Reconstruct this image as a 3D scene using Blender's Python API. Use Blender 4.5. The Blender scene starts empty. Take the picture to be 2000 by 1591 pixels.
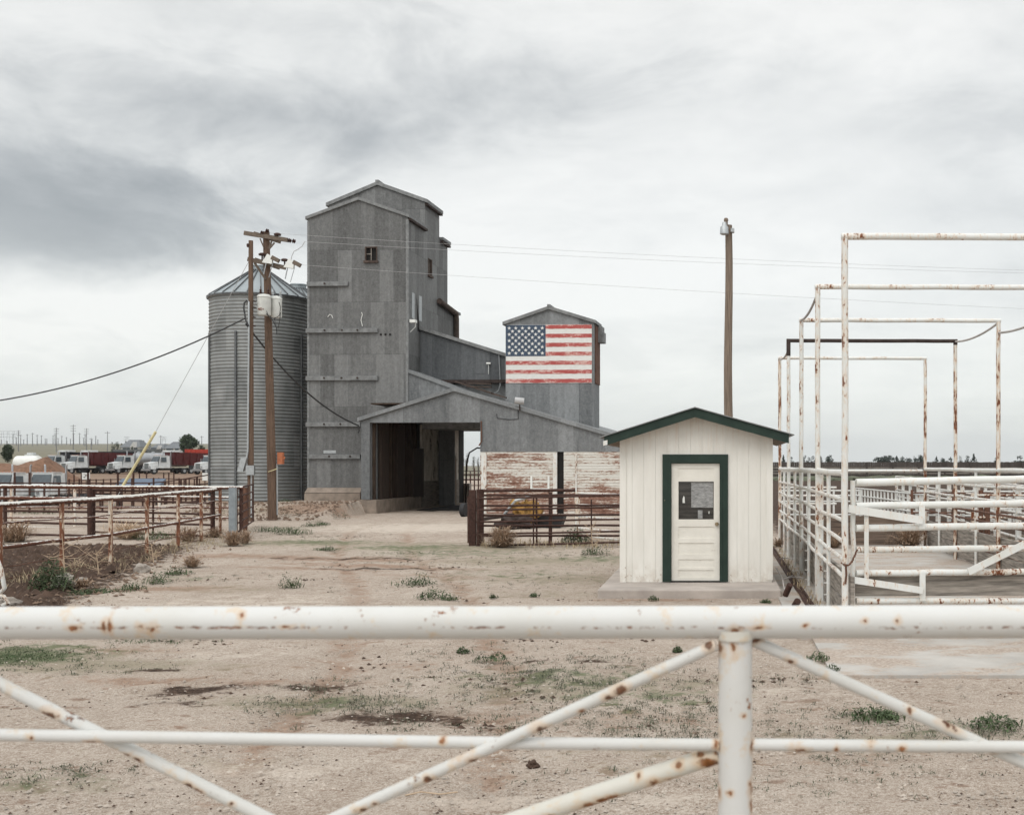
import bpy, math, random
import numpy as np
from mathutils import Vector, Matrix, noise as mnoise
R = math.radians
random.seed(7); rng = np.random.default_rng(7)
scene = bpy.context.scene
COL = scene.collection
# ---------------------------------------------------------------- camera, sky, sun, exposure
FPX, PX0, PY0, CH = 2286.0, 1400.0, 909.0, 2.14
cam = bpy.data.cameras.new('camera'); camo = bpy.data.objects.new('camera', cam); COL.objects.link(camo)
camo.location = (0, 0, CH); camo.rotation_euler = (R(90), 0, 0)
cam.sensor_fit = 'HORIZONTAL'; cam.sensor_width = 36; cam.lens = FPX/2000*36
cam.shift_x = (1000-PX0)/2000; cam.shift_y = (PY0-795.5)/2000
cam.clip_start = 0.1; cam.clip_end = 12000
cam.dof.use_dof = True; cam.dof.focus_distance = 22; cam.dof.aperture_fstop = 7.5
scene.camera = camo
scene.view_settings.view_transform = 'Standard'; scene.view_settings.look = 'None'
scene.view_settings.exposure = 0.0; scene.view_settings.gamma = 1
scene.render.engine = 'CYCLES'
scene.cycles.max_bounces = 6; scene.cycles.diffuse_bounces = 5; scene.cycles.glossy_bounces = 2
scene.cycles.use_denoising = True

def nd(nt, typ, props=None, ins=None):
    n = nt.nodes.new(typ)
    for k, v in (props or {}).items(): setattr(n, k, v)
    for k, v in (ins or {}).items():
        s = n.inputs[k]
        if isinstance(v, bpy.types.NodeSocket): nt.links.new(v, s)
        else:
            if isinstance(v, tuple) and len(v) == 3 and s.type == 'RGBA': v = v+(1,)
            s.default_value = v
    return n
def mth(nt, op, a, b=0.0, c=None):
    ins = {0: a, 1: b}
    if c is not None: ins[2] = c
    return nd(nt, 'ShaderNodeMath', {'operation': op}, ins).outputs[0]
def noise(nt, vec, scale, detail=4, rough=.55, dist=0.0):
    return nd(nt, 'ShaderNodeTexNoise', {}, {'Vector': vec, 'Scale': scale, 'Detail': detail, 'Roughness': rough, 'Distortion': dist}).outputs[0]
def ramp(nt, fac, stops, interp='LINEAR'):
    n = nd(nt, 'ShaderNodeValToRGB', {}, {0: fac}); cr = n.color_ramp; cr.interpolation = interp
    while len(cr.elements) < len(stops): cr.elements.new(.5)
    for e, (p, c) in zip(cr.elements, stops):
        e.position = p
        if not isinstance(c, tuple): c = (c, c, c)
        e.color = c+(1,)
    return n.outputs[0]
def mix(nt, fac, a, b, mode='MIX'):
    n = nd(nt, 'ShaderNodeMix', {'data_type': 'RGBA', 'blend_type': mode})
    for k, v in ((0, fac), (6, a), (7, b)):
        s = n.inputs[k]
        if isinstance(v, bpy.types.NodeSocket): nt.links.new(v, s)
        else: s.default_value = v+(1,) if isinstance(v, tuple) else v
    return n.outputs[2]
def mapr(nt, v, a, b, c=0.0, d=1.0, smooth=True):
    return nd(nt, 'ShaderNodeMapRange', {'interpolation_type': 'SMOOTHSTEP' if smooth else 'LINEAR'}, {0: v, 1: a, 2: b, 3: c, 4: d}).outputs[0]
def vmul(nt, v, s):
    return nd(nt, 'ShaderNodeVectorMath', {'operation': 'MULTIPLY'}, {0: v, 1: s}).outputs[0]
def sep(nt, v):
    return nd(nt, 'ShaderNodeSeparateXYZ', {}, {0: v}).outputs
def comb(nt, x=0.0, y=0.0, z=0.0):
    return nd(nt, 'ShaderNodeCombineXYZ', {}, {0: x, 1: y, 2: z}).outputs[0]

world = bpy.data.worlds.new('World'); scene.world = world; world.use_nodes = True
wt = world.node_tree; wt.nodes.clear()
SUN_EL, SUN_AZ = 48, 200          # degrees; the sun is behind and a little left of the camera, veiled by cloud
sky = nd(wt, 'ShaderNodeTexSky', {'sky_type': 'NISHITA', 'sun_disc': False, 'sun_elevation': R(SUN_EL), 'sun_rotation': R(SUN_AZ)})
dr = nd(wt, 'ShaderNodeTexCoord').outputs['Generated']
sx, sy, sz = sep(wt, dr)
zz = mth(wt, 'ADD', mth(wt, 'MAXIMUM', sz, 0.0), .16)
pl = comb(wt, mth(wt, 'DIVIDE', sx, zz), mth(wt, 'DIVIDE', sy, zz), 0.0)
n1 = noise(wt, vmul(wt, pl, (.50, .62, 1)), 1.0, 9, .55, .45)
n0 = noise(wt, vmul(wt, dr, (2, 2, 5)), 1.0, 3, .5)
drw = nd(wt, 'ShaderNodeVectorMath', {'operation': 'ADD'}, {0: dr, 1: comb(wt, mth(wt, 'MULTIPLY', n0, .25), 0.0, mth(wt, 'MULTIPLY', n0, .12))}).outputs[0]
n2 = noise(wt, vmul(wt, drw, (3.2, 3.2, 9.5)), 1.6, 9, .58, .15)
n3 = noise(wt, vmul(wt, drw, (7, 7, 17)), 1.5, 9, .6, .2)
def gauss(px, py, rx, rz, amt):
    v = Vector(((px-PX0)/FPX, 1, (PY0-py)/FPX)).normalized()
    a = mth(wt, 'DIVIDE', mth(wt, 'SUBTRACT', sx, v.x), rx); b = mth(wt, 'DIVIDE', mth(wt, 'SUBTRACT', sz, v.z), rz)
    warp = mth(wt, 'MULTIPLY', mth(wt, 'SUBTRACT', n3, .5), 2.0)
    w2 = mth(wt, 'MULTIPLY', mth(wt, 'SUBTRACT', n2, .5), 2.4)
    b = mth(wt, 'ADD', b, warp); a = mth(wt, 'ADD', a, w2)
    e = mth(wt, 'ADD', mth(wt, 'MULTIPLY', a, a), mth(wt, 'MULTIPLY', b, b))
    g = mth(wt, 'POWER', 2.718, mth(wt, 'MULTIPLY', e, -1.0))
    front = mapr(wt, sy, 0.0, .2)
    return mth(wt, 'MULTIPLY', mth(wt, 'MULTIPLY', g, front), amt)
val = mth(wt, 'ADD', mth(wt, 'MULTIPLY', n1, .46), mth(wt, 'MULTIPLY', n2, .46))
val = mth(wt, 'ADD', mth(wt, 'ADD', val, .04), mth(wt, 'MULTIPLY', n3, .28))
for g in [(60, 400, .17, .045, -.23), (330, 320, .22, .06, -.12), (760, 230, .24, .06, -.08), (450, 130, .25, .06, -.03),
          (230, 620, .16, .035, .18), (700, 350, .12, .022, .10), (1250, 420, .30, .08, .08), (1950, 330, .10, .05, -.07),
          (60, 30, .2, .03, .12), (1500, 60, .3, .04, .08), (1600, 700, .3, .06, .06), (1000, 500, .12, .03, .06), (350, 580, .08, .02, .10), (1250, 160, .22, .03, -.07)]:
    val = mth(wt, 'ADD', val, gauss(*g))
cl = ramp(wt, val, [(.24, (.31, .32, .318)), (.40, (.46, .47, .462)), (.53, (.64, .645, .625)), (.64, (.785, .785, .755)), (.78, (.90, .893, .855))])
hz = mapr(wt, sz, .0, .11, 1.0, 0.0)
cl = mix(wt, mth(wt, 'MULTIPLY', hz, .55), cl, (.70, .745, .76))
cl = mix(wt, .02, cl, sky.outputs[0])
# an overcast sky is far brighter overhead than near the horizon
boost = mapr(wt, sz, .42, .85, 1.0, 1.75)
back = mapr(wt, sy, .1, -.6, 1.0, 1.32)
cl = mix(wt, 1.0, cl, comb(wt, boost, boost, boost), 'MULTIPLY')
cl = mix(wt, 1.0, cl, comb(wt, back, back, back), 'MULTIPLY')
bg = nd(wt, 'ShaderNodeBackground', {}, {'Color': cl, 'Strength': 1.0})
nd(wt, 'ShaderNodeOutputWorld', {}, {0: bg.outputs[0]})

sl = bpy.data.lights.new('sun', 'SUN'); so = bpy.data.objects.new('sun', sl); COL.objects.link(so)
sl.energy = 0.75; sl.angle = R(35); sl.color = (1, .965, .91)
so.rotation_euler = (R(90-SUN_EL), 0, R(180-SUN_AZ)); so.location = (0, -10, 30)

# ---------------------------------------------------------------- helpers
def at(px, py, Y): return Vector(((px-PX0)/FPX*Y, Y, CH-(py-PY0)/FPX*Y))
def lerp(a, b, t): return a+(b-a)*t
def smooth(a, b, x):
    t = np.clip((x-a)/(b-a), 0, 1); return t*t*(3-2*t)
LP = ([0, 40, 60, 85, 105, 125, 150, 175, 190, 230, 300, 500, 900, 1500, 2500, 4500, 9000],
      [0, 0, -.25, -1.0, -1.5, -1.3, .1, .6, .8, 1.8, 4.2, 7.5, 14.5, 27, 48, 86, 170])
def ground_arr(X, Y):
    X = np.asarray(X, float); Y = np.asarray(Y, float)
    ang = -X/np.maximum(Y, 5)
    left = smooth(.27, .40, ang)*smooth(40, 60, Y)
    h = np.interp(Y, *LP)*left
    m = smooth(45.5, 51.5, Y)*(1-smooth(62, 72, Y))*(1-smooth(-15.95, -15.75, X))*smooth(-29, -23.5, X)*.56
    h = h + m
    h = h - smooth(60, 120, Y)*(1-left)*(1-smooth(150, 200, Y))*.12
    h = h + smooth(200, 3000, Y)*(1-left)*1.2
    return h
def gz(x, y): return float(ground_arr(x, y))
def hide(o): pass
def tag(o, label=None, cat=None, group=None, kind=None):
    if label: o['label'] = label
    if cat: o['category'] = cat
    if group: o['group'] = group
    if kind: o['kind'] = kind
    return o
def thing(name, loc, label, cat, group=None, rz=0.0):
    o = bpy.data.objects.new(name, None); COL.objects.link(o); o.empty_display_size = .3
    o.location = loc; o.rotation_euler = (0, 0, rz)
    return tag(o, label, cat, group)
def root_of(o):
    while o.parent: o = o.parent
    return o
def rootmat(o):
    o = root_of(o); return Matrix.Translation(o.location) @ o.rotation_euler.to_matrix().to_4x4()
def copy_tree(o, parent=None):
    c = o.copy(); COL.objects.link(c); c.parent = parent
    for ch in list(o.children): copy_tree(ch, c)
    return c
class MB:
    def __init__(s): s.v = []; s.f = []; s.mi = []; s.m = 0; s.T = None
    def pt(s, p):
        p = Vector(p)
        if s.T is not None: p = s.T @ p
        s.v.append(p); return len(s.v)-1
    def face(s, idx): s.f.append(tuple(idx)); s.mi.append(s.m)
    def poly(s, pts): s.face([s.pt(p) for p in pts])
    def hexa(s, p):            # 8 points: bottom ring 0-3, top ring 4-7
        i = [s.pt(q) for q in p]
        for a in ((3, 2, 1, 0), (4, 5, 6, 7), (0, 1, 5, 4), (1, 2, 6, 5), (2, 3, 7, 6), (3, 0, 4, 7)):
            s.face([i[k] for k in a])
    def box(s, x0, x1, y0, y1, z0, z1):
        s.hexa([(x0, y0, z0), (x1, y0, z0), (x1, y1, z0), (x0, y1, z0), (x0, y0, z1), (x1, y0, z1), (x1, y1, z1), (x0, y1, z1)])
    def obox(s, c, ax, ay, az):   # oriented box from centre and half-axis vectors
        c, ax, ay, az = map(Vector, (c, ax, ay, az))
        s.hexa([c-ax-ay-az, c+ax-ay-az, c+ax+ay-az, c-ax+ay-az, c-ax-ay+az, c+ax-ay+az, c+ax+ay+az, c-ax+ay+az])
    def bar(s, p, q, w, t, up=(0, 0, 1)):
        p, q, up = Vector(p), Vector(q), Vector(up); d = q-p
        side = d.cross(up)
        if side.length < 1e-6: side = d.cross(Vector((0, 1, 0)))
        side.normalize(); u2 = side.cross(d).normalized()
        s.obox((p+q)/2, d/2, side*w/2, u2*t/2)
    def tube(s, pts, r, n=8, caps=True):
        pts = [Vector(p) for p in pts]
        rs = r if isinstance(r, (list, tuple)) else [r]*len(pts)
        rings = []; prev = None
        for i, p in enumerate(pts):
            a = pts[max(i-1, 0)]; b = pts[min(i+1, len(pts)-1)]; d = (b-a).normalized()
            if prev is None:
                ref = Vector((0, 0, 1)) if abs(d.z) < .9 else Vector((1, 0, 0))
                x = d.cross(ref).normalized()
            else:
                x = (prev-d*prev.dot(d)).normalized()
            prev = x; y = d.cross(x)
            rings.append([s.pt(p+(x*math.cos(2*math.pi*k/n)+y*math.sin(2*math.pi*k/n))*rs[i]) for k in range(n)])
        for A, B in zip(rings, rings[1:]):
            for k in range(n): s.face((A[k], A[(k+1) % n], B[(k+1) % n], B[k]))
        if caps: s.face(rings[0][::-1]); s.face(rings[-1])
    def lathe(s, c, prof, n=32, caps=True):   # prof [(r, z)...]
        c = Vector(c); rings = []
        for r, z in prof:
            rings.append([s.pt(c+Vector((r*math.cos(2*math.pi*k/n), r*math.sin(2*math.pi*k/n), z))) for k in range(n)])
        for A, B in zip(rings, rings[1:]):
            for k in range(n): s.face((A[k], A[(k+1) % n], B[(k+1) % n], B[k]))
        if caps: s.face(rings[0][::-1]); s.face(rings[-1])
    def prism(s, poly, d):     # closed polygon (3d points) pushed along d
        d = Vector(d); a = [s.pt(p) for p in poly]; b = [s.pt(Vector(p)+d) for p in poly]
        s.face(a[::-1]); s.face(b); n = len(a)
        for k in range(n): s.face((a[k], a[(k+1) % n], b[(k+1) % n], b[k]))
    def blob(s, c, rx, ry, rz, seed=0, sub=2, amp=.25, flat=0.0):
        import bmesh
        bm = bmesh.new(); bmesh.ops.create_icosphere(bm, subdivisions=sub, radius=1)
        base = len(s.v)
        for v in bm.verts:
            k = 1+amp*(mnoise.noise(v.co*1.6+Vector((seed*3.1, 0, 0)))+.5*mnoise.noise(v.co*4+Vector((seed, 9, 0))))
            p = v.co*k; z = max(p.z, -flat) if flat else p.z
            s.pt(Vector(c)+Vector((p.x*rx, p.y*ry, z*rz)))
        for f in bm.faces: s.face([base+v.index for v in f.verts])
        bm.free()
    def build(s, name, mats, parent=None, sm=False, loc=None):
        if not s.v: s.pt((0, 0, -1))
        me = bpy.data.meshes.new(name)
        vs = np.array([tuple(v) for v in s.v])
        o = bpy.data.objects.new(name, me); COL.objects.link(o)
        if parent is not None:
            Mi = rootmat(parent).inverted(); vs = vs @ np.array(Mi.to_3x3()).T + np.array(Mi.translation)
            o.parent = parent
        else:
            if loc is None: loc = (float(vs[:, 0].mean()), float(vs[:, 1].mean()), float(vs[:, 2].min()))
            vs = vs-np.array(loc); o.location = loc
        me.from_pydata(vs.tolist(), [], s.f)
        if not isinstance(mats, (list, tuple)): mats = [mats]
        for m in mats: me.materials.append(m)
        if len(mats) > 1: me.polygons.foreach_set('material_index', s.mi)
        if sm:
            me.polygons.foreach_set('use_smooth', [True]*len(me.polygons))
            try: me.set_sharp_from_angle(angle=R(50))
            except Exception: pass
        me.update(); return o

# ---------------------------------------------------------------- materials
def new_mat(name):
    m = bpy.data.materials.new(name); m.use_nodes = True; nt = m.node_tree; nt.nodes.clear()
    return m, nt, nd(nt, 'ShaderNodeTexCoord').outputs['Object']
def fin(nt, col, rough=.8, metal=0.0, bump=None, bstr=.3, bdist=.02, spec=.3):
    ins = {'Base Color': col, 'Roughness': rough, 'Metallic': metal, 'Specular IOR Level': spec}
    if bump is not None:
        ins['Normal'] = nd(nt, 'ShaderNodeBump', {}, {'Strength': bstr, 'Distance': bdist, 'Height': bump}).outputs[0]
    b = nd(nt, 'ShaderNodeBsdfPrincipled', {}, ins); nd(nt, 'ShaderNodeOutputMaterial', {}, {0: b.outputs[0]})
M = {}
def simple(name, c, rough=.8, metal=0.0, var=.25, scale=6.0, stretch=(1, 1, 1), bump=.2, spec=.3):
    m, nt, oc = new_mat(name)
    n = noise(nt, vmul(nt, oc, stretch), scale, 5, .6)
    lo = tuple(x*(1-var) for x in c); hi = tuple(min(1, x*(1+var)) for x in c)
    fin(nt, ramp(nt, n, [(.3, lo), (.7, hi)]), rough, metal, n, bump, .02, spec)
    M[name] = m; return m
def sheet(name, lo, hi, w=.66, h=2.44, z0=0.0, metal=.25, dark=None):
    m, nt, oc = new_mat(name); x, y, z = sep(nt, oc)
    c = mth(nt, 'ADD', x, y)
    cw = mth(nt, 'DIVIDE', c, w); row = mth(nt, 'FLOOR', mth(nt, 'DIVIDE', mth(nt, 'SUBTRACT', z, z0), h))
    cw = mth(nt, 'ADD', cw, mth(nt, 'MULTIPLY', row, .37))
    cell = mth(nt, 'FLOOR', cw)
    wn = nd(nt, 'ShaderNodeTexWhiteNoise', {'noise_dimensions': '2D'}, {'Vector': comb(nt, cell, row)}).outputs[0]
    streak = noise(nt, comb(nt, mth(nt, 'MULTIPLY', c, 4.0), 0.0, mth(nt, 'MULTIPLY', z, .35)), 1.0, 4, .6)
    mott = noise(nt, comb(nt, mth(nt, 'MULTIPLY', c, 5.5), 0.0, mth(nt, 'MULTIPLY', z, 4.0)), 1.0, 8, .80)
    big = noise(nt, oc, .35, 3, .5)
    sp = nd(nt, 'ShaderNodeTexNoise', {}, {'Vector': oc, 'Scale': 12.0, 'Detail': 4.0, 'Roughness': .8}).outputs[0]
    t = mth(nt, 'MULTIPLY', wn, .27)
    for s_, k in ((streak, .42), (mott, .80), (big, .22), (sp, .58)): t = mth(nt, 'ADD', t, mth(nt, 'MULTIPLY', s_, k))
    col = ramp(nt, mth(nt, 'SUBTRACT', t, .635), [(.22, lo), (.5, tuple((a+b)/2.1 for a, b in zip(lo, hi))), (.78, hi)])
    fr = mth(nt, 'FRACT', mth(nt, 'DIVIDE', mth(nt, 'SUBTRACT', z, z0), h)); seam = mapr(nt, fr, .0, .014, .62, 1.0)
    fc = mth(nt, 'FRACT', cw); s2 = mapr(nt, fc, .0, .03, .8, 1.0)
    k = mth(nt, 'MULTIPLY', seam, s2)
    col = mix(nt, 1.0, col, comb(nt, k, k, k), 'MULTIPLY')
    rust = mapr(nt, noise(nt, vmul(nt, oc, (2.2, 2.2, .7)), 1.3, 7, .7), .66, .74)
    col = mix(nt, mth(nt, 'MULTIPLY', rust, .35), col, (.13, .085, .06))
    cor = mth(nt, 'SINE', mth(nt, 'MULTIPLY', c, 2*math.pi/.068))
    fin(nt, col, .62, metal, mth(nt, 'ADD', mth(nt, 'MULTIPLY', cor, .5), k), .35, .012, .25)
    M[name] = m; return m
def painted(name, paint, rustlo=.58, rusthi=.66, scale=7.0, stretch=(1, 1, .35), rc=(.17, .055, .022), halo=.35, rough=.5, fine=30.0):
    m, nt, oc = new_mat(name)
    v = vmul(nt, oc, stretch)
    n = noise(nt, v, scale, 7, .68, .4); f = noise(nt, v, fine, 4, .6); big = noise(nt, oc, .9, 3)
    t = mth(nt, 'ADD', mth(nt, 'MULTIPLY', n, .62), mth(nt, 'ADD', mth(nt, 'MULTIPLY', f, .22), mth(nt, 'MULTIPLY', big, .22)))
    mask = mapr(nt, t, rustlo, rusthi); hal = mapr(nt, t, rustlo-.09, rustlo+.02)
    dirt = noise(nt, oc, 2.3, 4)
    base = mix(nt, mapr(nt, dirt, .35, .75, 0.0, .45), paint, tuple(x*k for x, k in zip(paint, (.80, .77, .70))))
    base = mix(nt, mth(nt, 'MULTIPLY', hal, halo), base, (.62, .36, .16))
    rcol = ramp(nt, f, [(.3, tuple(x*.55 for x in rc)), (.6, rc), (.8, (.42, .17, .06))])
    col = mix(nt, mask, base, rcol)
    fin(nt, col, rough, 0.0, mth(nt, 'SUBTRACT', 1.0, mask), .25, .006)
    M[name] = m; return m
G0, G1 = (.080, .080, .079), (.235, .238, .236)
sheet('tower_sheet', G0, G1)
sheet('shed_sheet', (.10, .105, .108), (.29, .30, .305), w=.7, h=9, z0=-2)
sheet('gallery_sheet', (.055, .06, .065), (.15, .158, .165), w=.7, h=9, z0=-2)
sheet('roof_sheet', (.16, .168, .172), (.30, .31, .315), w=.7, h=30, z0=-10)
simple('trim_metal', (.20, .205, .205), .6, .2, .3, 5)
simple('dark_trim', (.045, .032, .028), .8, 0, .4, 6)
painted('white_pipe', (.72, .73, .71), .62, .65, 14.0)
painted('white_pipe_worn', (.69, .70, .68), .585, .615, 14.0, fine=40.0)
painted('white_pipe_rusty', (.70, .70, .67), .535, .57, 9.0, (1, 1, .25), halo=.5, fine=40.0)
painted('foreground_pipe', (.64, .64, .605), .612, .65, 14.0, (1, 1, 1), rc=(.22, .07, .02), halo=.45, fine=60.0)
painted('foreground_brace', (.65, .65, .615), .605, .625, 10.0, (1, 1, 1), rc=(.14, .05, .02), halo=.5, fine=50.0)
painted('foreground_lowbrace', (.66, .64, .56), .555, .60, 14.0, (1, 1, 1), rc=(.25, .09, .03), halo=.75, fine=50.0)
simple('brown_pipe', (.060, .030, .023), .8, 0, .45, 14, bump=.3)
simple('rust_post', (.13, .066, .045), .85, 0, .5, 9, (1, 1, .4), .4)
simple('rust_red', (.20, .06, .03), .85, 0, .5, 8)
simple('pole_wood', (.135, .088, .062), .85, 0, .45, 5, (9, 9, .35), .8)
simple('pole_wood_pale', (.20, .155, .12), .85, 0, .45, 5, (9, 9, .35), .8)
simple('crossarm_wood', (.15, .12, .095), .85, 0, .4, 5, (2, 9, 9), .5)
simple('concrete', (.40, .355, .32), .9, 0, .22, 1.6, bump=.25)
def floormat():
    m, nt, oc = new_mat('concrete_floor'); n = noise(nt, oc, 1.3, 6, .65); d = noise(nt, vmul(nt, oc, (.8, 1.5, 1)), 1.0, 8, .7); f = noise(nt, oc, 30, 5, .7)
    col = ramp(nt, n, [(.3, (.36, .34, .315)), (.7, (.50, .475, .44))]); dirt = ramp(nt, f, [(.35, (.24, .17, .125)), (.65, (.52, .44, .37))])
    col = mix(nt, mapr(nt, mth(nt, 'ADD', d, mth(nt, 'MULTIPLY', f, .25)), .57, .67, 0, .8), col, dirt)
    fin(nt, col, .92, 0, mth(nt, 'ADD', n, f), .3, .02); M['concrete_floor'] = m
floormat()
simple('concrete_footing', (.25, .205, .168), .92, 0, .3, 2.5, bump=.5)
simple('rock', (.32, .285, .25), .9, 0, .25, 9, bump=.7)
simple('grey_board', (.265, .238, .208), .88, 0, .6, 1.6, (1.0, 1.0, 13), .7)
simple('brown_board', (.145, .108, .084), .88, 0, .6, 1.2, (.8, .8, 12), .7)
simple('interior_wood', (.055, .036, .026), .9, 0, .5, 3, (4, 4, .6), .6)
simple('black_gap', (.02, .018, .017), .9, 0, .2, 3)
simple('steel_post', (.27, .30, .32), .5, .3, .2, 6)
simple('insulator', (.05, .025, .02), .3, 0, .2, 5)
simple('white_enamel', (.72, .73, .70), .45, 0, .06, 2, bump=.02)
simple('transformer_paint', (.60, .61, .58), .5, 0, .12, 4, bump=.05)
simple('galvanised', (.40, .42, .43), .45, .5, .15, 9)
simple('black_rubber', (.03, .03, .032), .7, 0, .2, 12)
simple('wire_black', (.04, .04, .042), .6, 0, .1, 5)
simple('wire_grey', (.42, .42, .42), .6, 0, .1, 5)
simple('yellow_guard', (.64, .58, .34), .6, 0, .12, 3)
simple('orange_paint', (.38, .13, .06), .6, 0, .2, 9)
simple('green_leaf', (.062, .088, .040), .8, 0, .45, 3, bump=0)
simple('dull_leaf', (.098, .105, .070), .8, 0, .4, 2, bump=0)
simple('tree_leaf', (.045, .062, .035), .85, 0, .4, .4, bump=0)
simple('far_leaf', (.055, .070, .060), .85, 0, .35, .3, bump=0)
simple('bark', (.10, .08, .06), .9, 0, .3, 5)
def chips(name, paint, scale=9.0, amount=.62, size=.30, seamz=None, rc=(.13, .045, .018), spots=()):
    m, nt, oc = new_mat(name); w = nd(nt, 'ShaderNodeTexNoise', {}, {'Vector': oc, 'Scale': 26.0, 'Detail': 5.0, 'Roughness': .65})
    wv = nd(nt, 'ShaderNodeVectorMath', {'operation': 'MULTIPLY_ADD'}, {0: w.outputs['Color'], 1: (.05, .05, .05), 2: oc}).outputs[0]
    vo = nd(nt, 'ShaderNodeTexVoronoi', {}, {'Vector': wv, 'Scale': scale}); rnd_ = sep(nt, vo.outputs['Color'])[0]
    rad = mth(nt, 'MULTIPLY', mapr(nt, rnd_, amount, 1.0, 0, 1, False), size); d = vo.outputs['Distance']
    e = mth(nt, 'SUBTRACT', rad, d); mask = mapr(nt, e, .0, .03); hal = mapr(nt, e, -.16, .02)
    f = noise(nt, oc, 70, 5, .7); n = noise(nt, oc, 14, 7, .7)
    m2 = mapr(nt, mth(nt, 'ADD', mth(nt, 'MULTIPLY', n, .7), mth(nt, 'MULTIPLY', f, .3)), .595, .63)
    mask = mth(nt, 'MAXIMUM', mask, m2); gate_ = mapr(nt, rnd_, amount-.02, amount+.03); hal = mth(nt, 'MULTIPLY', hal, gate_)
    if seamz is not None:
        x, y, z = sep(nt, oc); band = mapr(nt, mth(nt, 'ABSOLUTE', mth(nt, 'SUBTRACT', mth(nt, 'ADD', z, mth(nt, 'MULTIPLY', mth(nt, 'SUBTRACT', noise(nt, oc, 34, 4, .7), .5), .010)), seamz)), .0042, .0004)
        lg = noise(nt, comb(nt, x, 0.0, 0.0), 2.6, 5, .6); lf = noise(nt, comb(nt, x, 0.0, z), 60, 3, .6)
        s_ = mth(nt, 'MULTIPLY', band, mapr(nt, mth(nt, 'ADD', mth(nt, 'MULTIPLY', lg, .7), mth(nt, 'MULTIPLY', lf, .65)), .66, .78)); mask = mth(nt, 'MAXIMUM', mask, mth(nt, 'MULTIPLY', s_, .85))
    if spots:
        X_s, Y_s, Z_s = sep(nt, nd(nt, 'ShaderNodeVectorMath', {'operation': 'MULTIPLY_ADD'}, {0: w.outputs['Color'], 1: (.026, .026, .026), 2: oc}).outputs[0])
        best = None
        for cx, cz, rx_, rz_ in spots:
            a = mth(nt, 'DIVIDE', mth(nt, 'SUBTRACT', X_s, cx+.013), rx_); b = mth(nt, 'DIVIDE', mth(nt, 'SUBTRACT', Z_s, cz+.013), rz_)
            q = mth(nt, 'SUBTRACT', 1.0, mth(nt, 'SQRT', mth(nt, 'ADD', mth(nt, 'MULTIPLY', a, a), mth(nt, 'MULTIPLY', b, b))))
            best = q if best is None else mth(nt, 'MAXIMUM', best, q)
        best = mth(nt, 'ADD', best, mth(nt, 'ADD', mth(nt, 'MULTIPLY', mth(nt, 'SUBTRACT', f, .5), 1.6), mth(nt, 'MULTIPLY', mth(nt, 'SUBTRACT', n, .5), 2.2)))
        mask = mth(nt, 'MAXIMUM', mask, mth(nt, 'MULTIPLY', mapr(nt, best, .05, .5), .92)); hal = mth(nt, 'MAXIMUM', hal, mapr(nt, best, -1.4, .2))
    grime = noise(nt, oc, 3.5, 5, .6)
    base = mix(nt, mapr(nt, grime, .4, .75, 0.0, .5), paint, tuple(a*b for a, b in zip(paint, (.86, .83, .76))))
    base = mix(nt, mapr(nt, noise(nt, oc, 22, 6, .7), .55, .68, 0, .5), base, (.60, .43, .25))
    base = mix(nt, mth(nt, 'MULTIPLY', hal, .45), base, (.55, .33, .15))
    col = mix(nt, mask, base, ramp(nt, f, [(.35, tuple(q*.5 for q in rc)), (.55, rc), (.75, (.34, .13, .045))]))
    lump = noise(nt, oc, 30, 4, .6)
    fin(nt, col, .48, 0, mth(nt, 'ADD', mth(nt, 'SUBTRACT', 1.0, mask), mth(nt, 'MULTIPLY', lump, .5)), .3, .003); M[name] = m
simple('dry_weed', (.33, .235, .165), .85, 0, .35, 6, bump=0)
simple('pale_weed', (.50, .38, .27), .85, 0, .25, 6, bump=0)
simple('truck_white', (.58, .60, .60), .4, 0, .16, 2, bump=.02, spec=.5)
simple('truck_red', (.085, .018, .018), .5, 0, .3, 2, bump=.05)
simple('truck_black', (.018, .018, .022), .5, 0, .3, 2, bump=.05)
simple('truck_grey', (.13, .14, .14), .5, 0, .2, 2)
simple('truck_glass', (.05, .065, .075), .1, 0, .3, 2, bump=0, spec=.6)
simple('chrome', (.35, .35, .36), .3, .8, .15, 8)
simple('tank_steel', (.36, .37, .38), .4, .5, .15, 1.5)
simple('container_red', (.36, .045, .028), .6, 0, .2, 2)
simple('mulch', (.19, .108, .070), .95, 0, .35, 2.5, bump=.8)
simple('house_wall', (.45, .44, .42), .8, 0, .1, 2)
simple('house_roof', (.16, .17, .18), .8, 0, .15, 2)
simple('blue_cover', (.12, .15, .20), .7, 0, .15, 2)
simple('yellow_machine', (.25, .14, .04), .85, 0, .75, 6)
simple('far_fence', (.074, .061, .054), .9, 0, .3, 2, (6, 6, .3), .3)
simple('curved_rod', (.45, .42, .40), .7, .2, .3, 9)
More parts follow.
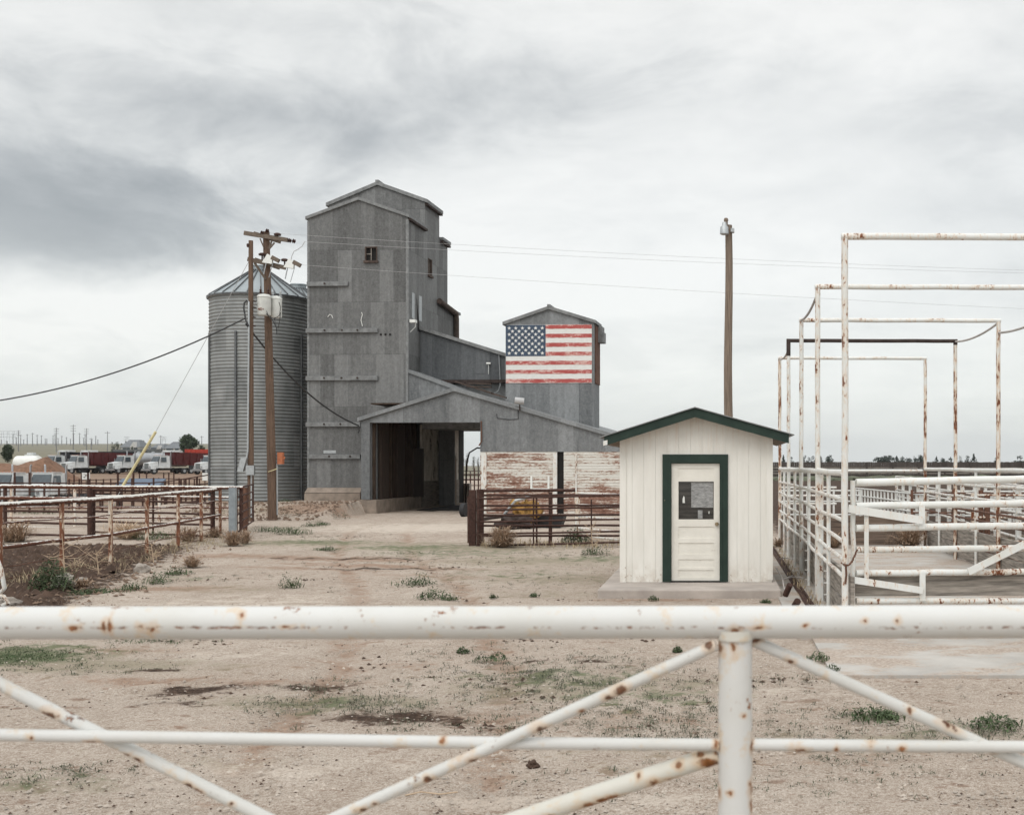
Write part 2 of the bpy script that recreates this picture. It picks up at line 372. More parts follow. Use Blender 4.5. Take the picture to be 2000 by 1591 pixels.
# ---------------------------------------------------------------- ground
def gmat():
    m, nt, oc = new_mat('ground_soil')
    at1 = nd(nt, 'ShaderNodeAttribute', {'attribute_name': 'zone'}); r, g, b = nd(nt, 'ShaderNodeSeparateColor', {}, {0: at1.outputs['Color']}).outputs
    a = at1.outputs['Alpha']
    n1 = noise(nt, oc, .45, 6, .6); n2 = noise(nt, oc, 3.0, 8, .68); n3 = noise(nt, oc, 28, 6, .75); n4 = noise(nt, vmul(nt, oc, (1, 1, 1)), 90, 3, .7)
    n5 = noise(nt, vmul(nt, oc, (1, .5, 1)), 1.5, 8, .78)
    t = mth(nt, 'ADD', mth(nt, 'MULTIPLY', n1, .16), mth(nt, 'ADD', mth(nt, 'MULTIPLY', n2, .24), mth(nt, 'ADD', mth(nt, 'MULTIPLY', n3, .56), mth(nt, 'MULTIPLY', n5, .22))))
    col = ramp(nt, t, [(.46, (.185, .135, .100)), (.53, (.315, .252, .200)), (.59, (.40, .335, .278)), (.70, (.53, .46, .395))])
    # grains
    col = mix(nt, mapr(nt, n4, .55, .66, 0, .75), col, (.70, .64, .57)); col = mix(nt, mapr(nt, n4, .46, .36, 0, .8), col, (.19, .13, .10))
    # brown flecks and stains
    fl = mapr(nt, mth(nt, 'ADD', mth(nt, 'MULTIPLY', n2, .6), mth(nt, 'MULTIPLY', noise(nt, vmul(nt, oc, (.8, 2.4, 1)), 2.3, 9, .76), .5)), .60, .65)
    col = mix(nt, mth(nt, 'MULTIPLY', fl, .7), col, (.20, .125, .085))
    vor = nd(nt, 'ShaderNodeTexVoronoi', {}, {'Vector': oc, 'Scale': 9.0, 'Randomness': 1.0}).outputs[0]
    col = mix(nt, mapr(nt, vor, .16, .08, 0, .7), col, (.13, .085, .06))
    # reddish tracks
    br = mth(nt, 'ADD', n2, mth(nt, 'MULTIPLY', mth(nt, 'SUBTRACT', n3, .5), .6))
    def zone(w, lo=.25, hi=.75, k=2.2): return mapr(nt, mth(nt, 'ADD', w, mth(nt, 'MULTIPLY', mth(nt, 'SUBTRACT', br, .5), k)), lo, hi)
    at2 = nd(nt, 'ShaderNodeAttribute', {'attribute_name': 'wear'}); w1, w2, w3 = nd(nt, 'ShaderNodeSeparateColor', {}, {0: at2.outputs['Color']}).outputs
    col = mix(nt, mth(nt, 'MULTIPLY', mth(nt, 'MULTIPLY', zone(w1, .3, .8), mapr(nt, w1, .02, .15)), .8), col, ramp(nt, n3, [(.35, (.17, .105, .070)), (.6, (.33, .215, .15))]))
    col = mix(nt, mth(nt, 'MULTIPLY', mth(nt, 'MULTIPLY', zone(w2, .3, .8), mapr(nt, w2, .02, .15)), .7), col, ramp(nt, n3, [(.35, (.155, .135, .085)), (.6, (.30, .265, .19))]))
    col = mix(nt, mth(nt, 'MULTIPLY', mth(nt, 'MULTIPLY', zone(w3, .3, .8), mapr(nt, w3, .02, .15)), .6), col, (.60, .53, .455))
    man = ramp(nt, n3, [(.34, (.018, .011, .008)), (.5, (.048, .030, .021)), (.66, (.15, .098, .07))])
    col = mix(nt, mth(nt, 'MULTIPLY', zone(r, .22, .62, 2.6), mapr(nt, r, .02, .1)), col, man)
    gr = ramp(nt, n3, [(.3, (.055, .075, .035)), (.6, (.12, .15, .075)), (.75, (.26, .26, .17))])
    col = mix(nt, mth(nt, 'MULTIPLY', mth(nt, 'MULTIPLY', zone(g, .42, .75), mapr(nt, g, .02, .1)), .75), col, gr)
    fcol = ramp(nt, noise(nt, vmul(nt, oc, (.006, .03, 1)), 1.0, 5, .6), [(.35, (.12, .125, .09)), (.48, (.21, .185, .135)), (.60, (.15, .15, .11)), (.72, (.28, .235, .175))])
    col = mix(nt, b, col, fcol)
    yd = ramp(nt, noise(nt, vmul(nt, oc, (.12, .25, 1)), 1.0, 6, .7), [(.38, (.13, .085, .06)), (.52, (.28, .195, .145)), (.62, (.15, .13, .085)), (.72, (.42, .33, .26))])
    col = mix(nt, a, col, yd)
    h = mth(nt, 'ADD', mth(nt, 'MULTIPLY', n3, .6), mth(nt, 'ADD', mth(nt, 'MULTIPLY', n4, .25), mth(nt, 'MULTIPLY', n2, .8)))
    fin(nt, col, .95, 0, h, .75, .035, .15); return m
def axis(segs):
    out = []
    for a, b, s in segs:
        n = max(1, int(round((b-a)/s))); out += list(np.linspace(a, b, n, endpoint=False))
    out.append(segs[-1][1]); return np.array(out)
gx = axis([(-6000, -1500, 450), (-1500, -300, 60), (-300, -80, 10), (-80, -24, 2), (-24, -15, .25), (-15, 5, .10), (5, 14, .3), (14, 80, 4), (80, 300, 20), (300, 1500, 120), (1500, 6000, 900)])
gy = axis([(-60, 0, 6), (0, 6, .5), (6, 22, .08), (22, 46, .20), (46, 64, .4), (64, 250, 3), (250, 1000, 25), (1000, 9000, 320)])
GX, GY = np.meshgrid(gx, gy); GZ = ground_arr(GX, GY)
near = (1-smooth(60, 75, GY))*smooth(-24, -20, GX)*(1-smooth(8, 12, GX))
nz = np.zeros_like(GZ); ii = np.argwhere(near > 0)
def inpen(x, y): return x > 1.0 and 11 < y < 34
def hmess(x, y):   # how broken-up the soil is
    d = (x+10.0)+(y-17.7)*.30
    return 1.0 if (d < 0 and 15 < y < 31 and x > -24) else 0.0
for i, j in ii:
    x, y = GX[i, j], GY[i, j]
    v = .025*mnoise.noise(Vector((x*.7, y*.7, 0)))+.014*mnoise.noise(Vector((x*3.1, y*3.1, 5)))+.007*mnoise.noise(Vector((x*7.3, y*7.3, 8)))
    xc = float(np.interp(y, [6, 12, 20, 28, 38, 50], [-2.2, -3.0, -5.2, -8.2, -11.0, -12.6]))
    v -= .035*(math.exp(-((x-xc+.9)/.22)**2)+math.exp(-((x-xc-.9)/.22)**2))
    if hmess(x, y): v += .07*mnoise.noise(Vector((x*2.4, y*2.4, 2)))+.05*mnoise.noise(Vector((x*6, y*6, 1)))
    if 46 < y < 62 and x < -15.5: v += .09*mnoise.noise(Vector((x*3.3, y*2.3, 7)))+.06*mnoise.noise(Vector((x*1.3, y*1.3, 4)))
    if x > .9 and y > 11: v = -.02
    if -2.2 < x < 1.2 and 18.6 < y < 24: v = -.02
    if -4 < -((x*.3+y*.95)-31) < 4 and -11 < x < -4: v -= .02*max(0, math.sin((x*.35+y)*2.1))
    nz[i, j] = v
GZ = GZ+nz*near
def gnear(x, y): return gz(x, y)
ny_, nx_ = GX.shape
verts = np.stack([GX.ravel(), GY.ravel(), GZ.ravel()], 1)
idx = np.arange(nx_*ny_).reshape(ny_, nx_)
faces = np.stack([idx[:-1, :-1].ravel(), idx[:-1, 1:].ravel(), idx[1:, 1:].ravel(), idx[1:, :-1].ravel()], 1)
me = bpy.data.meshes.new('ground'); me.vertices.add(len(verts)); me.vertices.foreach_set('co', verts.ravel())
me.loops.add(faces.size); me.loops.foreach_set('vertex_index', faces.ravel())
me.polygons.add(len(faces)); me.polygons.foreach_set('loop_start', np.arange(0, faces.size, 4)); me.polygons.foreach_set('use_smooth', np.ones(len(faces), bool))
me.update(); me.validate()
X, Y = GX.ravel(), GY.ravel()
d = (X+10.0)+(Y-17.7)*.30
man = smooth(.7, -.7, d)*smooth(14, 17, Y)*(1-smooth(30, 33, Y))*.95
man = np.maximum(man, smooth(1.0, 3.0, X)*smooth(35, 38, Y)*(1-smooth(180, 200, Y))*1.0)
man = np.maximum(man, smooth(6.0, 6.6, X)*smooth(14, 20, Y)*.55)
grn = np.zeros_like(X)
def patch(px, py, rx, ry, k=1.0):
    global grn, man
    Yc = CH*FPX/(py-PY0); Xc = (px-PX0)/FPX*Yc; q = ((X-Xc)/rx)**2+((Y-Yc)/ry)**2
    grn = np.maximum(grn, k*np.exp(-q))
def stain(px, py, rx, ry, k=1.0):
    global man
    Yc = CH*FPX/(py-PY0); Xc = (px-PX0)/FPX*Yc; q = ((X-Xc)/rx)**2+((Y-Yc)/ry)**2
    man = np.maximum(man, k*np.exp(-q))
for q in [(30, 1280, 1.0, .9, 1.0), (640, 1370, .7, .45, .6), (1100, 1320, 1.2, .8, .62), (1250, 1360, 1.2, .9, .5), (620, 1058, 2.2, 1.6, .75), (800, 1068, 2.5, 1.5, .7),
          (900, 1080, 3, 2, .6), (1000, 1120, 2.5, 1.6, .5), (1180, 1090, 1.6, 1.4, .7), (560, 1030, 2.4, 1.0, .55), (350, 1130, 1, 1, .55), (60, 1520, .7, .3, .5), (1320, 1450, 1, .4, .35), (1900, 1420, .8, .35, .6), (1700, 1400, .5, .25, .6)]: patch(*q)
for q in [(380, 1345, .45, .3, .8), (340, 1375, .3, .18, .6), (780, 1400, .6, .32, .75), (600, 1340, .4, .25, .6), (740, 1110, 1.6, .22, .7), (660, 1090, 2.0, .3, .6), (760, 1090, 1.2, .35, .55), (300, 1310, .25, .12, .7),
          (1040, 1290, .25, .1, .7), (1160, 1290, .25, .1, .7), (230, 1240, 1.5, .4, .5)]: stain(*q)
left = smooth(.2, .3, -X/np.maximum(Y, 5))
far = np.maximum(smooth(190, 240, Y)*left, smooth(190, 230, Y)*(1-left))
yard = smooth(52, 62, Y)*left*(1-far)*(1-smooth(-15.5, -15, X)*0)
yard = np.where((Y > 40) & (Y < 75) & (X < -15), yard*.35, yard)
vc = np.stack([man, grn, far, yard], 1).astype(np.float32)
ca = me.color_attributes.new('zone', 'FLOAT_COLOR', 'POINT'); ca.data.foreach_set('color', vc.ravel())
wr = [np.zeros_like(X) for _ in range(3)]
def wear(ch, px, py, rx, ry, k=1.0, tilt=0.0):
    Yc = CH*FPX/(py-PY0); Xc = (px-PX0)/FPX*Yc; dx = X-Xc; dy = Y-Yc-tilt*dx
    wr[ch][:] = np.maximum(wr[ch], k*np.exp(-(dx/rx)**2-(dy/ry)**2))
for q in [(640, 1090, 3.2, .9, .9, -.25), (740, 1105, 3.0, .5, .9, -.35), (600, 1110, 2.2, .4, .8, -.3), (850, 1125, 2.5, .5, .6, -.3), (450, 1085, 2.0, .9, .7), (330, 1150, 1.6, .7, .8), (1180, 1190, 3, .6, .5), (750, 1300, 1.8, .35, .5), (300, 1330, 1.4, .45, .6),
          (560, 1330, 1.2, .3, .6), (900, 1400, 1.4, .35, .65), (1350, 1400, 1.6, .5, .45), (1500, 1480, 1.8, .4, .45), (200, 1270, 1.4, .4, .6), (1250, 1170, 1.6, .35, .7), (500, 1420, 1.2, .25, .35), (690, 1000, 2.4, 1.2, .7), (650, 985, 3, 1.5, .6)]: wear(0, *q)
for q in [(560, 1060, 3.2, 1.6, .9), (900, 1070, 4.0, 1.6, .9), (1050, 1095, 3.0, 1.6, .8), (1130, 1130, 2.6, 1.3, .7), (760, 1060, 3.5, 1.2, .7), (1080, 1160, 2, .8, .5), (640, 1370, 1.5, .5, .8), (1150, 1340, 1.8, .9, .75), (180, 1300, 1.8, .7, .8), (40, 1290, 1.4, .9, .9), (450, 1150, 1.6, 1.0, .5), (1250, 1480, 1.5, .5, .4), (1800, 1440, 1.6, .5, .6), (380, 1480, 1.5, .3, .35), (80, 1530, .8, .3, .6)]: wear(1, *q)
for q in [(830, 1030, 5, 3.5, .9), (500, 1180, 2.2, 1.6, .6), (900, 1215, 2.4, 1.3, .6), (430, 1280, 1.2, .6, .5), (1150, 1560, 1.5, .4, .5), (560, 1500, 1.3, .4, .5), (1600, 1350, 1.6, .3, .5)]: wear(2, *q)
wr[0][:] = np.maximum(wr[0], .95*np.exp(-((X+17.2)/2.2)**2-((Y-49.5)/2.2)**2)); wr[1][:] = np.maximum(wr[1], .6*np.exp(-((X+19.5)/2.0)**2-((Y-48.5)/1.6)**2))
# two wheel tracks curving from the gate to the shed bay
for off in (-.9, .9):
    xc_ = np.interp(Y, [6, 12, 20, 28, 38, 50], [-2.2, -3.0, -5.2, -8.2, -11.0, -12.6])+off
    wr[0][:] = np.maximum(wr[0], .60*np.exp(-((X-xc_)/.30)**2)*smooth(6, 9, Y)*(1-smooth(40, 46, Y)))
va = np.stack([wr[0], wr[1], wr[2], np.ones_like(X)], 1).astype(np.float32)
cb = me.color_attributes.new('wear', 'FLOAT_COLOR', 'POINT'); cb.data.foreach_set('color', va.ravel())
me.materials.append(gmat()); go = bpy.data.objects.new('ground', me); COL.objects.link(go); tag(go, kind='structure')

# ---------------------------------------------------------------- mill building frame
TH = R(-3); O = at(706, 909, 52.6); O.z = 0
UD = Vector((math.cos(TH), math.sin(TH), 0)); WD = Vector((-math.sin(TH), math.cos(TH), 0))
T_B = Matrix(((UD.x, WD.x, 0, O.x), (UD.y, WD.y, 0, O.y), (0, 0, 1, 0), (0, 0, 0, 1)))
def bp(px, py, w):
    d = Vector(((px-PX0)/FPX, 1, -(py-PY0)/FPX)); C = Vector((0, 0, CH))
    t = (w-(C-O).dot(WD))/d.dot(WD); P = C+d*t
    return (P-O).dot(UD), P.z
def bu(px, w): return bp(px, 909, w)[0]
def bz(py, w, px=900): return bp(px, py, w)[1]
def side_w(px, u):      # depth at which the plane u=const shows at column px
    lo, hi = -5, 60
    for _ in range(50):
        m_ = (lo+hi)/2
        P = T_B @ Vector((u, m_, 0)); x = PX0+P.x/P.y*FPX
        if x < px: lo = m_
        else: hi = m_
    return (lo+hi)/2
def side_pt(px, py, u):
    w = side_w(px, u); P = T_B @ Vector((u, w, 0)); return w, CH-(py-PY0)/FPX*P.y
def BM():
    mb = MB(); mb.T = T_B; return mb
def wall(mb, xs, top, bot, y0, y1, holes=(), axis='u'):
    xs = sorted(set([round(x, 4) for x in xs]+[round(h, 4) for q in holes for h in q[:2]]))
    f = lambda v: (v if callable(v) else (lambda x: v))
    top, bot = f(top), f(bot)
    for a, b in zip(xs, xs[1:]):
        if b-a < 1e-3: continue
        mid = (a+b)/2; segs = [((bot(a), bot(b)), (top(a), top(b)))]
        for h in holes:
            if h[0] < mid < h[1]:
                lo, hi = segs.pop(); 
                if h[2] > bot(mid)+.01: segs.append((lo, (h[2], h[2])))
                segs.append(((h[3], h[3]), hi))
        for lo, hi in segs:
            if hi[0]-lo[0] < .005 and hi[1]-lo[1] < .005: continue
            if axis == 'u': P = lambda x, y, z: (x, y, z)
            else: P = lambda x, y, z: (y, x, z)
            mb.hexa([P(a, y0, lo[0]), P(b, y0, lo[1]), P(b, y1, lo[1]), P(a, y1, lo[0]), P(a, y0, hi[0]), P(b, y0, hi[1]), P(b, y1, hi[1]), P(a, y1, hi[0])])
def poly_fn(pts):
    xs = [p[0] for p in pts]; zs = [p[1] for p in pts]
    return lambda x: float(np.interp(x, xs, zs))
def roof_piece(mb, p, q, w0, w1, th=.14):    # slab whose underside runs p -> q in the facade plane
    (a, za), (b, zb) = p, q
    mb.hexa([(a, w0, za), (b, w0, zb), (b, w1, zb), (a, w1, za), (a, w0, za+th), (b, w0, zb+th), (b, w1, zb+th), (a, w1, za+th)])

# ---- tall mill tower
WT = 2.0
tw = thing('mill_tower', T_B @ Vector((bu(700, WT), WT, 0)), 'tall grey corrugated metal grain mill tower with stepped gabled top', 'mill tower', rz=TH)
uL, uR = bu(601, WT), bu(797, WT)
zeL = bz(428, WT, 601); zeR = bz(424, WT, 797); uP, zP = bp(701, 391, WT)
hu0, hz1 = bp(713, 482, WT); hu1, hz0 = bp(737, 511, WT)
wA = side_w(830, uR); wB = side_w(858, uR); wC = side_w(874, uR); wD = side_w(893, uR)
ZB = bz(952, WT, 650); ZPASS = 4.4; uPass = bu(722, 0)+.15
mb = BM()
wall(mb, [uL, uPass, uP, uR], poly_fn([(uL, zeL), (uP, zP), (uR, zeR)]), ZB, WT, WT+.12, holes=[(hu0, hu1, hz0, hz1), (uPass, uR, ZB, ZPASS)])
mb.build('front_wall', M['tower_sheet'], tw)
# side wall with its own little window
swa, sza = side_pt(836, 538, uR); swb, szb = side_pt(843, 508, uR)
eA = zeR
eB = side_pt(832, 396, uR)[1]; eC = side_pt(862, 470, uR)[1]; eD = side_pt(885, 612, uR)[1]
mb = BM()
for a, b, e, hol in ((WT+.12, wA, eA, [(swa, swb, sza, szb)] if swb < wA else []), (wA, wB, eB, [(swa, swb, sza, szb)] if swa > wA else []), (wB, wC, eC, []), (wC, wD, eD, [])):
    wall(mb, [a, b], e, ZPASS if a < 9 else 0, uR-.12, uR, holes=hol, axis='w')
mb.build('side_wall', M['tower_sheet'], tw)
mb = BM()
for a, b, e in ((WT+.12, wA, zeL), (wA, wB, zeL+1.2), (wB, wC, eC), (wC, wD, eD)): wall(mb, [a, b], e, 0, uL, uL+.12, axis='w')
wall(mb, [uL+.12, uR-.12], eD, 0, wD-.12, wD-.001)
mb.build('back_wall', M['tower_sheet'], tw)
uPB, zPB = bp(738, 362, wA); eBL = bz(402, wA, 648)
mb = BM(); wall(mb, [uL+.01, uPB, uR-.005], poly_fn([(uL, eBL), (uPB, zPB), (uR, eB)]), zeL-1, wA-.01, wA+.1)
mb.build('upper_gable_wall', M['tower_sheet'], tw)
mb = BM(); roof_piece(mb, (uL-.08, zeL-.03), (uP, zP), WT-.1, wA); roof_piece(mb, (uP, zP), (uR+.08, zeR-.03), WT-.1, wA); mb.build('lower_roof', M['trim_metal'], tw)
mb = BM(); roof_piece(mb, (uL-.12, eBL-.04), (uPB, zPB), wA-.12, wB+.15, .17); roof_piece(mb, (uPB, zPB), (uR+.16, eB-.06), wA-.12, wB+.15, .17)
mb.build('upper_roof', M['trim_metal'], tw)
mb = BM(); mb.box(uPB-.08, uPB+.08, wA-.14, wB+.15, zPB+.12, zPB+.24); mb.build('ridge_cap', M['trim_metal'], tw)
mb = BM(); roof_piece(mb, (uL, eC), (uR+.16, eC), wB+.15, wC+.12, .14); roof_piece(mb, (uL, eD), (uR+.16, eD), wC+.12, wD+.12, .14); mb.build('rear_roof', M['trim_metal'], tw)
for wq0, wq1, e in ((WT, wA-.02, zeR), (wA, wB+.1, eB), (wB+.16, wC+.1, eC)):
    mb = BM(); mb.box(uR+.002, uR+.15, wq0, wq1, e-.15, e-.045); mb.build('eave_board', M['dark_trim'], tw)
mb = BM(); mb.box(uL+.13, uR-.13, WT+.14, wD-.14, ZPASS, ZPASS+.12); mb.build('hopper_floor', M['interior_wood'], tw)
# footing: two flared concrete courses
u5 = bu(706, WT); zf = bz(975, WT, 650)
mb = BM(); mb.hexa([(uL-.1, WT-.22, zf-.5), (u5, WT-.22, zf-.5), (u5, WT+.3, zf-.5), (uL-.1, WT+.3, zf-.5), (uL-.08, WT-.18, bz(963, WT)), (u5, WT-.18, bz(963, WT)), (u5, WT+.3, bz(963, WT)), (uL-.08, WT+.3, bz(963, WT))])
mb.hexa([(uL-.08, WT-.17, bz(963, WT)+.02), (u5, WT-.17, bz(963, WT)+.02), (u5, WT+.3, bz(963, WT)+.02), (uL-.08, WT+.3, bz(963, WT)+.02), (uL, WT-.01, ZB), (u5, WT-.01, ZB), (u5, WT+.3, ZB), (uL, WT+.3, ZB)])
mb.build('footing', M['concrete_footing'], tw)
for (pa, pb, py, bolts) in ((599, 679, 554, (634,)), (597, 737, 645, (634, 668, 698)), (597, 737, 738, (633, 667, 698)), (597, 703, 828, (633, 665)), (600, 703, 891, (643, 684))):
    ua, za = bp(pa, py, WT-.12); ub = bu(pb, WT-.12)
    mb = BM(); mb.box(ua, ub, WT-.13, WT-.003, za-.11, za+.09); mb.m = 1
    for q in bolts: uu = bu(q, WT-.13); mb.tube([(uu, WT-.17, za), (uu, WT-.12, za)], .045, 8)
    mb.build('cross_beam', [M['trim_metal'], M['dark_trim']], tw)
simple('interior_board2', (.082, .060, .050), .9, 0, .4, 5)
def win(parent, u0, u1, z0, z1, w, side=False):
    P = (lambda a, b, c, d, e, f: (a, b, c, d, e, f))
    mb = BM(); t = .045
    def bx(a, b, y0, y1, c, d):
        if side: mb.box(y0, y1, a, b, c, d)
        else: mb.box(a, b, y0, y1, c, d)
    o0, o1 = (w-.03, w+.10) if not side else (w-.10, w+.03)
    bx(u0, u0+t, o0, o1, z0, z1); bx(u1-t, u1, o0, o1, z0, z1); bx(u0+t, u1-t, o0, o1, z1-t, z1)
    s0, s1 = (w-.09, w+.1) if not side else (w-.1, w+.09)
    bx(u0-.05, u1+.05, s0, s1, z0-.06, z0+.05)
    f = mb.build('window_frame', M['interior_board2'], parent)
    mb = BM(); m0, m1 = (w+.03, w+.06) if not side else (w-.06, w-.03)
    um = (u0+u1)/2-.03; bx(um, um+.035, m0, m1, z0+.05, z1-t)
    if not side: bx(u0+t, um, m0+.004, m1-.004, (z0+z1)/2, (z0+z1)/2+.035)
    mb.build('muntin', M['grey_board'], f)
    mb = BM(); g0, g1 = (w+.11, w+.13) if not side else (w-.13, w-.115)
    bx(u0, u1, g0, g1, z0, z1); mb.build('pane', M['black_gap'], f)
win(tw, hu0, hu1, hz0, hz1, WT)
win(tw, swa, swb, sza, szb, uR, True)
# duct down the rear eave, torn sheet, corner flashing, light bracket
p1 = side_pt(853, 588, uR); p2 = side_pt(885, 612, uR)
mb = BM(); ud_ = uR+.14; mb.tube([(ud_, p1[0], p1[1]), (ud_, p2[0], p2[1]), (ud_, p2[0]+.12, p2[1]-.3), (ud_, p2[0]+.15, p2[1]-4)], .15, 10); mb.build('rusty_duct', M['interior_board2'], tw, True)
mb = BM()
for k in range(2):
    a = side_pt(804+k*14, 575+k*6, uR); b = side_pt(809+k*14, 575, uR)
    mb.box(uR+.004, uR+.02, a[0], b[0], a[1]-1.1, a[1]+.1)
mb.build('patch_sheet', M['galvanised'], tw)
a = side_pt(813, 572, uR); b = side_pt(820, 640, uR); c = side_pt(815, 640, uR)
mb = BM(); mb.poly([(uR+.012, a[0], a[1]), (uR+.012, b[0], b[1]-.2), (uR+.012, c[0], b[1]-.2)]); mb.build('torn_gap', M['black_gap'], tw)
a = side_pt(801, 634, uR); mb = BM(); mb.tube([(uR, a[0], a[1]-.35), (uR+.25, a[0], a[1]-.1), (uR+.28, a[0]-.1, a[1]+.12)], .022, 6); mb.obox((uR+.2, a[0]-.15, a[1]+.14), (.13, 0, 0), (0, .16, 0), (0, 0, .07)); mb.build('wall_lamp', M['white_enamel'], tw)
mb = BM()
for (x, y, s_) in ((1050, 408, 1),): pass
for pts in ([(640, 619), (644, 614), (648, 616), (650, 621)], [(706, 610), (708, 614), (705, 625), (708, 637)]):
    mb.tube([(bu(x, WT-.03), WT-.03, bz(y, WT-.03, x)) for x, y in pts], .018, 6)
mb.build('conduit_stub', M['white_enamel'], tw)
mb = BM()
for x in (744, 753, 762): uu, zz_ = bp(x, 653, WT); mb.tube([(uu, WT-.02, zz_), (uu, WT+.01, zz_)], .055, 10)
mb.build('vent_hole', M['black_gap'], tw)
mb = BM(); mb.box(uR-.1, uR+.02, WT-.015, WT+.1, ZPASS, zeR-.1); mb.box(uL-.02, uL+.09, WT-.015, WT+.1, ZB, zeL-.1); mb.build('corner_flashing', M['trim_metal'], tw)
mb = BM(); a = bp(632, 884, WT); b = bp(656, 880, WT); mb.box(a[0], b[0], WT-.012, WT-.002, a[1]-.02, b[1]+.02)
mb.build('faded_plate', M['galvanised'], tw)

# ---- drive-through shed
sh = thing('drive_through_shed', T_B @ Vector((5, 6, 0)), 'grey metal drive-through shed with dark open bay and peeling white lower boards', 'shed', rz=TH)
uE, zE = bp(704, 822, 0); uRd, zRd = bp(889, 764, 0); uQ, zQ = bp(1212, 858, 0); uEnd = bu(1285, 0)
slope = (zQ-zRd)/(uQ-uRd); zEnd = zRd+slope*(uEnd-uRd)
uJ0, uJ1 = bu(722, 0), bu(938, 0); zDoor = bz(825, 0, 830); zBoard = bz(882, 0, 1000); uW = bu(943, 0)
DEPTH = 15.6; uFL = bu(905, DEPTH)
top = poly_fn([(uE, zE), (uRd, zRd), (uEnd, zEnd)])
mb = BM(); wall(mb, [uE+.03, uJ0, uRd, uJ1, uEnd], top, zBoard, 0, .10, holes=[(uJ0, uJ1, 0, zDoor)])
mb.box(uE+.03, uJ0, 0, .10, .62, zBoard); mb.build('gable_sheeting', M['shed_sheet'], sh)
mb = BM(); mb.box(uE+.10, uJ0-.003, .103, 2.0, .62, zE-.1); mb.build('corner_return', M['shed_sheet'], sh)
mb = BM(); roof_piece(mb, (uE-.1, zE-.02), (uRd, zRd+.005), -.14, 2.1, .17); mb.build('porch_roof', M['roof_sheet'], sh)
mb = BM(); roof_piece(mb, (uRd, zRd), (uEnd+.2, zEnd-.06), -.14, DEPTH+.2, .17); mb.build('main_roof', M['roof_sheet'], sh)
uC, zC = bp(797, 728, WT); uK, zK = bp(900, 765, WT)
mb = BM(); wall(mb, [uR+.03, uK], poly_fn([(uR+.03, zC), (uK, zK)]), ZPASS+.14, WT+.02, WT+.12); mb.build('infill_wall', M['shed_sheet'], sh)
mb = BM(); roof_piece(mb, (uR+.03, zC), (uK+.2, zK-.07), WT-.08, DEPTH, .16); mb.build('link_roof', M['roof_sheet'], sh)
# lower clapboard doors
def clap(name, pa, pb, mat):
    a, b = bu(pa, 0), bu(pb, 0); mb = BM(); n = 22; h = zBoard/n
    for k in range(n):
        z = k*h
        mb.hexa([(a, .0, z), (b, .0, z), (b, .09, z), (a, .09, z), (a, .022, z+h), (b, .022, z+h), (b, .09, z+h), (a, .09, z+h)])
    return mb.build(name, M[mat], sh)
def peel():
    m, nt, oc = new_mat('peeling_boards')
    v = vmul(nt, oc, (.6, 1, 5.0)); n = noise(nt, v, 1.3, 8, .72, .3); f = noise(nt, vmul(nt, oc, (3, 1, 9)), 2.2, 5, .7)
    b = noise(nt, vmul(nt, oc, (.5, .5, .9)), .8, 2)
    t = mth(nt, 'ADD', mth(nt, 'MULTIPLY', n, .55), mth(nt, 'ADD', mth(nt, 'MULTIPLY', f, .35), mth(nt, 'MULTIPLY', b, .25)))
    x, y, z = sep(nt, oc)
    fz = mth(nt, 'FRACT', mth(nt, 'DIVIDE', z, zBoard/22)); t = mth(nt, 'ADD', t, mth(nt, 'MULTIPLY', mapr(nt, fz, .35, .0), .035))
    t = mth(nt, 'ADD', t, mth(nt, 'MULTIPLY', mapr(nt, z, 2.2, .2), .06))
    col = ramp(nt, t, [(.535, (.62, .605, .56)), (.605, (.56, .52, .46)), (.625, (.34, .23, .18)), (.69, (.20, .10, .07)), (.78, (.12, .06, .045))])
    fin(nt, col, .8, 0, t, .3, .02); M['peeling_boards'] = m
peel()
c1 = clap('board_door', 938, 1088, 'peeling_boards'); c2 = clap('board_door', 1101, 1285, 'peeling_boards')
mb = BM(); mb.box(bu(1088, 0)+.02, bu(1101, 0)-.02, .14, .2, 0, zBoard); mb.build('door_gap', M['black_gap'], sh)
mb = BM(); a = bp(1036, 955, 0); b = bp(1073, 931, 0)
for q in (a[0], b[0]-.08): mb.box(q, q+.09, -.03, 0.0, a[1]-.1, b[1]+.03)
mb.box(a[0]+.09, b[0]-.08, -.025, 0.0, a[1]-.02, a[1]+.05); mb.build('hatch_frame', M['white_enamel'], c1)
mb = BM(); a = bu(1124, 0); mb.box(a, a+.06, -.03, 0, .9, zBoard-.1); mb.box(bu(940, 0), bu(946, 0)+.1, -.03, -.002, 0, zBoard-.03); mb.box(bu(1080, 0), bu(1088, 0), -.03, -.002, 0, zBoard-.03); mb.build('door_trim', M['white_pipe_worn'], c2)
# concrete curb wall under the opening, left
mb = BM(); mb.box(uE-.02, uJ0+.35, -.12, 6.5, -.3, .60); mb.build('curb_wall', M['concrete_footing'], sh)
